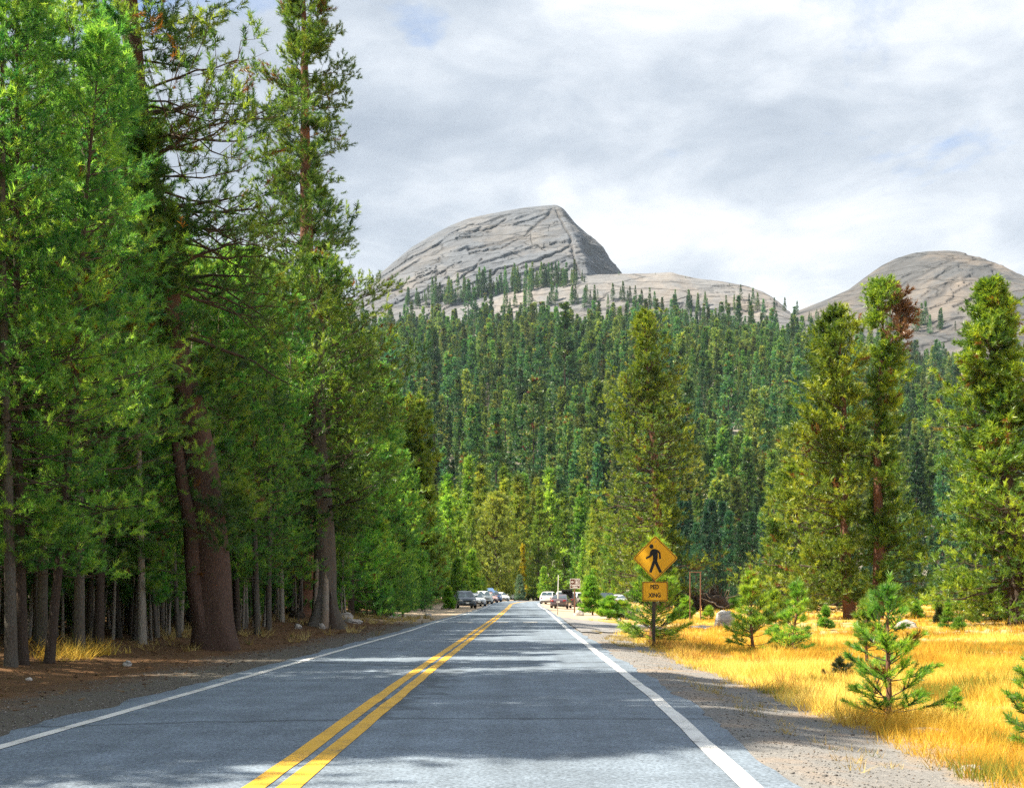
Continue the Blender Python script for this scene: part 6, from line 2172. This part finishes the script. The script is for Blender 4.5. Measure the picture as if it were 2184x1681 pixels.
put('white pickup truck rising behind the dark sedan', 'pickup', (0.78, 0.77, 0.78), 1201, 141, -8, GR, rear=True)
put('black car with its rear hatch open beside the dark sedan', 'suv', (0.02, 0.022, 0.026), 1213, 132, -8, GR, rear=True, hatch=True)
put('white car half hidden behind the brown trail sign', 'suv', (0.78, 0.76, 0.77), 1233, 137, -30, GR, rear=True)
put('black off road wagon parked deep behind the meadow bushes', 'suv', (0.018, 0.022, 0.022), 1294, 128, 0, 'cars parked behind the bushes', rear=True)
put('silver sedan beside the black wagon behind the bushes', 'sedan', (0.45, 0.50, 0.50), 1316, 128, 10, 'cars parked behind the bushes', rear=True)

# ------------------------------------------------------------------ air: pale haze over the whole valley
m, n, l, out = new_mat('haze')
pv = n.new('ShaderNodeVolumePrincipled')
pv.inputs['Color'].default_value = (0.62, 0.82, 1.0, 1)
pv.inputs['Density'].default_value = 0.000045
pv.inputs['Anisotropy'].default_value = 0.2
l.new(pv.outputs[0], out.inputs['Volume'])
bm = bmesh.new()
add_box(bm, (0, 850, 350), (5400, 3900, 716))
tag(obj('haze', bm_mesh('haze', bm, [m])), kind='stuff')

# ------------------------------------------------------------------ labels that say which one
def photo_xy(o, h=0.0):
    p = o.location
    return CX + FPX * p.x / max(p.y, 0.1), HZ - FPX * (p.z + h - CAM_H) / max(p.y, 0.1)


def height_of(o):
    ms = [o] if o.type == 'MESH' else [c for c in COL.objects if c.parent == o and c.name.startswith('trunk')][:1]
    return max(v[2] for m in ms for v in m.bound_box) * o.scale[2]


HEIGHTS = {}
by_group = {}
kids_of = {}
for o in COL.objects:
    if o.parent is not None and o.name.startswith('trunk') and o.parent not in kids_of:
        kids_of[o.parent] = o
    if o.parent is None and o.get('group'):
        by_group.setdefault(o['group'], []).append(o)


def tall(o):
    m = o if o.type == 'MESH' else kids_of[o]
    return max(v[2] for v in m.bound_box) * o.scale[2]


def where(px, table):
    for lim, ph in table:
        if px < lim:
            return ph
    return table[-1][1]


def size_word(h, a, b):
    return 'short' if h < a else ('tall' if h > b else 'middling')


LEFT_T = [(-120, 'out past the left edge'), (30, 'at the far left edge'), (110, 'left of the golden grass tuft'), (190, 'by the golden grass tuft'), (280, 'right of the golden grass tuft'), (390, 'just left of the huge leaning pine'),
          (480, 'behind the huge leaning pine'), (560, 'just right of the huge leaning pine'), (625, 'left of the split trunk pine'), (720, 'behind the split trunk pine'), (9999, 'right of the split trunk pine')]
for o in by_group['lodgepole pines of the roadside forest']:
    if o['label'].startswith('slim lodgepole'):
        px, py = photo_xy(o)
        o['label'] = '%s lodgepole %s, %s' % (size_word(tall(o), 9, 13), 'in the front rank' if o.location.x > edge_x(o.location.y) - 1.6 else 'deeper in the stand', where(px, LEFT_T))
for o in by_group['thin pole pines under the forest canopy']:
    px, py = photo_xy(o)
    d_ = edge_x(o.location.y) - o.location.x
    o['label'] = '%s thin pine stem %s, %s' % (size_word(tall(o), 6, 9), 'at the front' if d_ < 1.5 else ('in the middle rows' if d_ < 4 else 'far back in the shade'), where(px, LEFT_T))
FAR_T = [(200, 'behind the trunks at the far left'), (420, 'behind the trunks left of the leaning pine'), (640, 'behind the stems right of the leaning pine'), (720, 'behind the split trunk pine'), (790, 'beside the tall thin snow pole'),
         (850, 'behind the yellow topped stake'), (910, 'past the yellow topped stake'), (9999, 'next to the left row of cars')]
for o in by_group['pines farther along the left roadside']:
    px, py = photo_xy(o)
    o['label'] = '%s full green pine %s' % (size_word(tall(o), 8, 13), where(px, FAR_T)) + (', second belt' if o.location.x < -22 else '')
for o in by_group['bushy young pines at the left forest edge']:
    px, py = photo_xy(o)
    o['label'] = '%s low bushy young pine %s' % (size_word(tall(o), 3, 4.2), where(px, FAR_T))
MID_T = [(930, 'left of the dark crossover'), (985, 'above the dark crossover'), (1035, 'above the left row of cars'), (1085, 'around the broad rounded pine'), (1130, 'above the vanishing road'), (1180, 'above the leaning snow pole'), (1240, 'above the right hand cars'),
         (1330, 'left of the big pine behind the sign'), (9999, 'beside the big pine behind the sign')]
for o in by_group['valley conifers beyond the bend']:
    px, py = photo_xy(o)
    o['label'] = '%s yellow green conifer %s, %s' % (size_word(tall(o), 14, 22), 'nearest row' if o.location.y < 205 else ('middle row' if o.location.y < 250 else 'back row'), where(px, MID_T))
BACK_T = [(1530, 'behind the empty sign frame'), (1620, 'behind the bushy young pine'), (1700, 'behind the bare snag'), (1790, 'left of the double trunked pine'), (1880, 'behind the double trunked pine'), (1960, 'right of the double trunked pine'),
          (2060, 'in the gap before the right edge pine'), (9999, 'behind the right edge pine')]
for o in by_group['conifers behind the golden meadow']:
    px, py = photo_xy(o)
    o['label'] = '%s dark conifer %s, %s' % (size_word(tall(o), 9, 15), 'nearest row' if o.location.y < 215 else ('middle row' if o.location.y < 255 else 'back row'), where(px, BACK_T))
HILL_T = [(900, 'beside the left forest edge'), (985, 'left of the peak'), (1090, 'below the left half of the peak'), (1180, 'below the peak summit'), (1270, 'below the dark face of the peak'), (1440, 'around the big pine behind the sign'),
          (1560, 'below the pale ridge'), (1680, 'below the right end of the ridge'), (1780, 'left of the double trunked pine'), (1900, 'behind the double trunked pine'), (2020, 'below the right dome'), (9999, 'behind the right edge pine')]
for o in by_group['conifers on the forested hillside']:
    px, py = photo_xy(o)
    yg = o.data.materials[0].name.startswith('needles_hill_pine')
    o['label'] = '%s %s hillside conifer %s, %s' % (size_word(tall(o), 20, 29), 'yellow green' if yg else 'blue green', 'low on the slope' if py > 960 else ('halfway up' if py > 800 else 'high on the slope'), where(px, HILL_T))
for g_ in ('dead conifers on the hillside', 'conifers near the granite skyline', 'conifers under the right dome'):
    for o in by_group.get(g_, []):
        px, py = photo_xy(o)
        base = {'d': 'pale grey dead conifer', 'c': 'dark conifer on bare granite'}[g_[0]] if 'dome' not in g_ else 'dark conifer at the dome foot'
        o['label'] = '%s %s, %s, %s' % (size_word(tall(o), 9, 17), base, 'low on the slope' if py > 860 else ('halfway up' if py > 760 else 'high up'), where(px, HILL_T))
CAR_T = [(1000, 'behind the dark crossover'), (1040, 'behind the silver cars'), (9999, 'at the end of the car row')]
for o in by_group['low firs behind the parked cars']:
    px, py = photo_xy(o)
    o['label'] = '%s bright low fir %s' % (size_word(tall(o), 4, 6), where(px, CAR_T))

for o in by_group.get('leafy undergrowth pines among the stems', []):
    px, py = photo_xy(o)
    o['label'] = '%s leafy undergrowth pine %s' % (size_word(tall(o), 2.6, 3.7), where(px, LEFT_T))
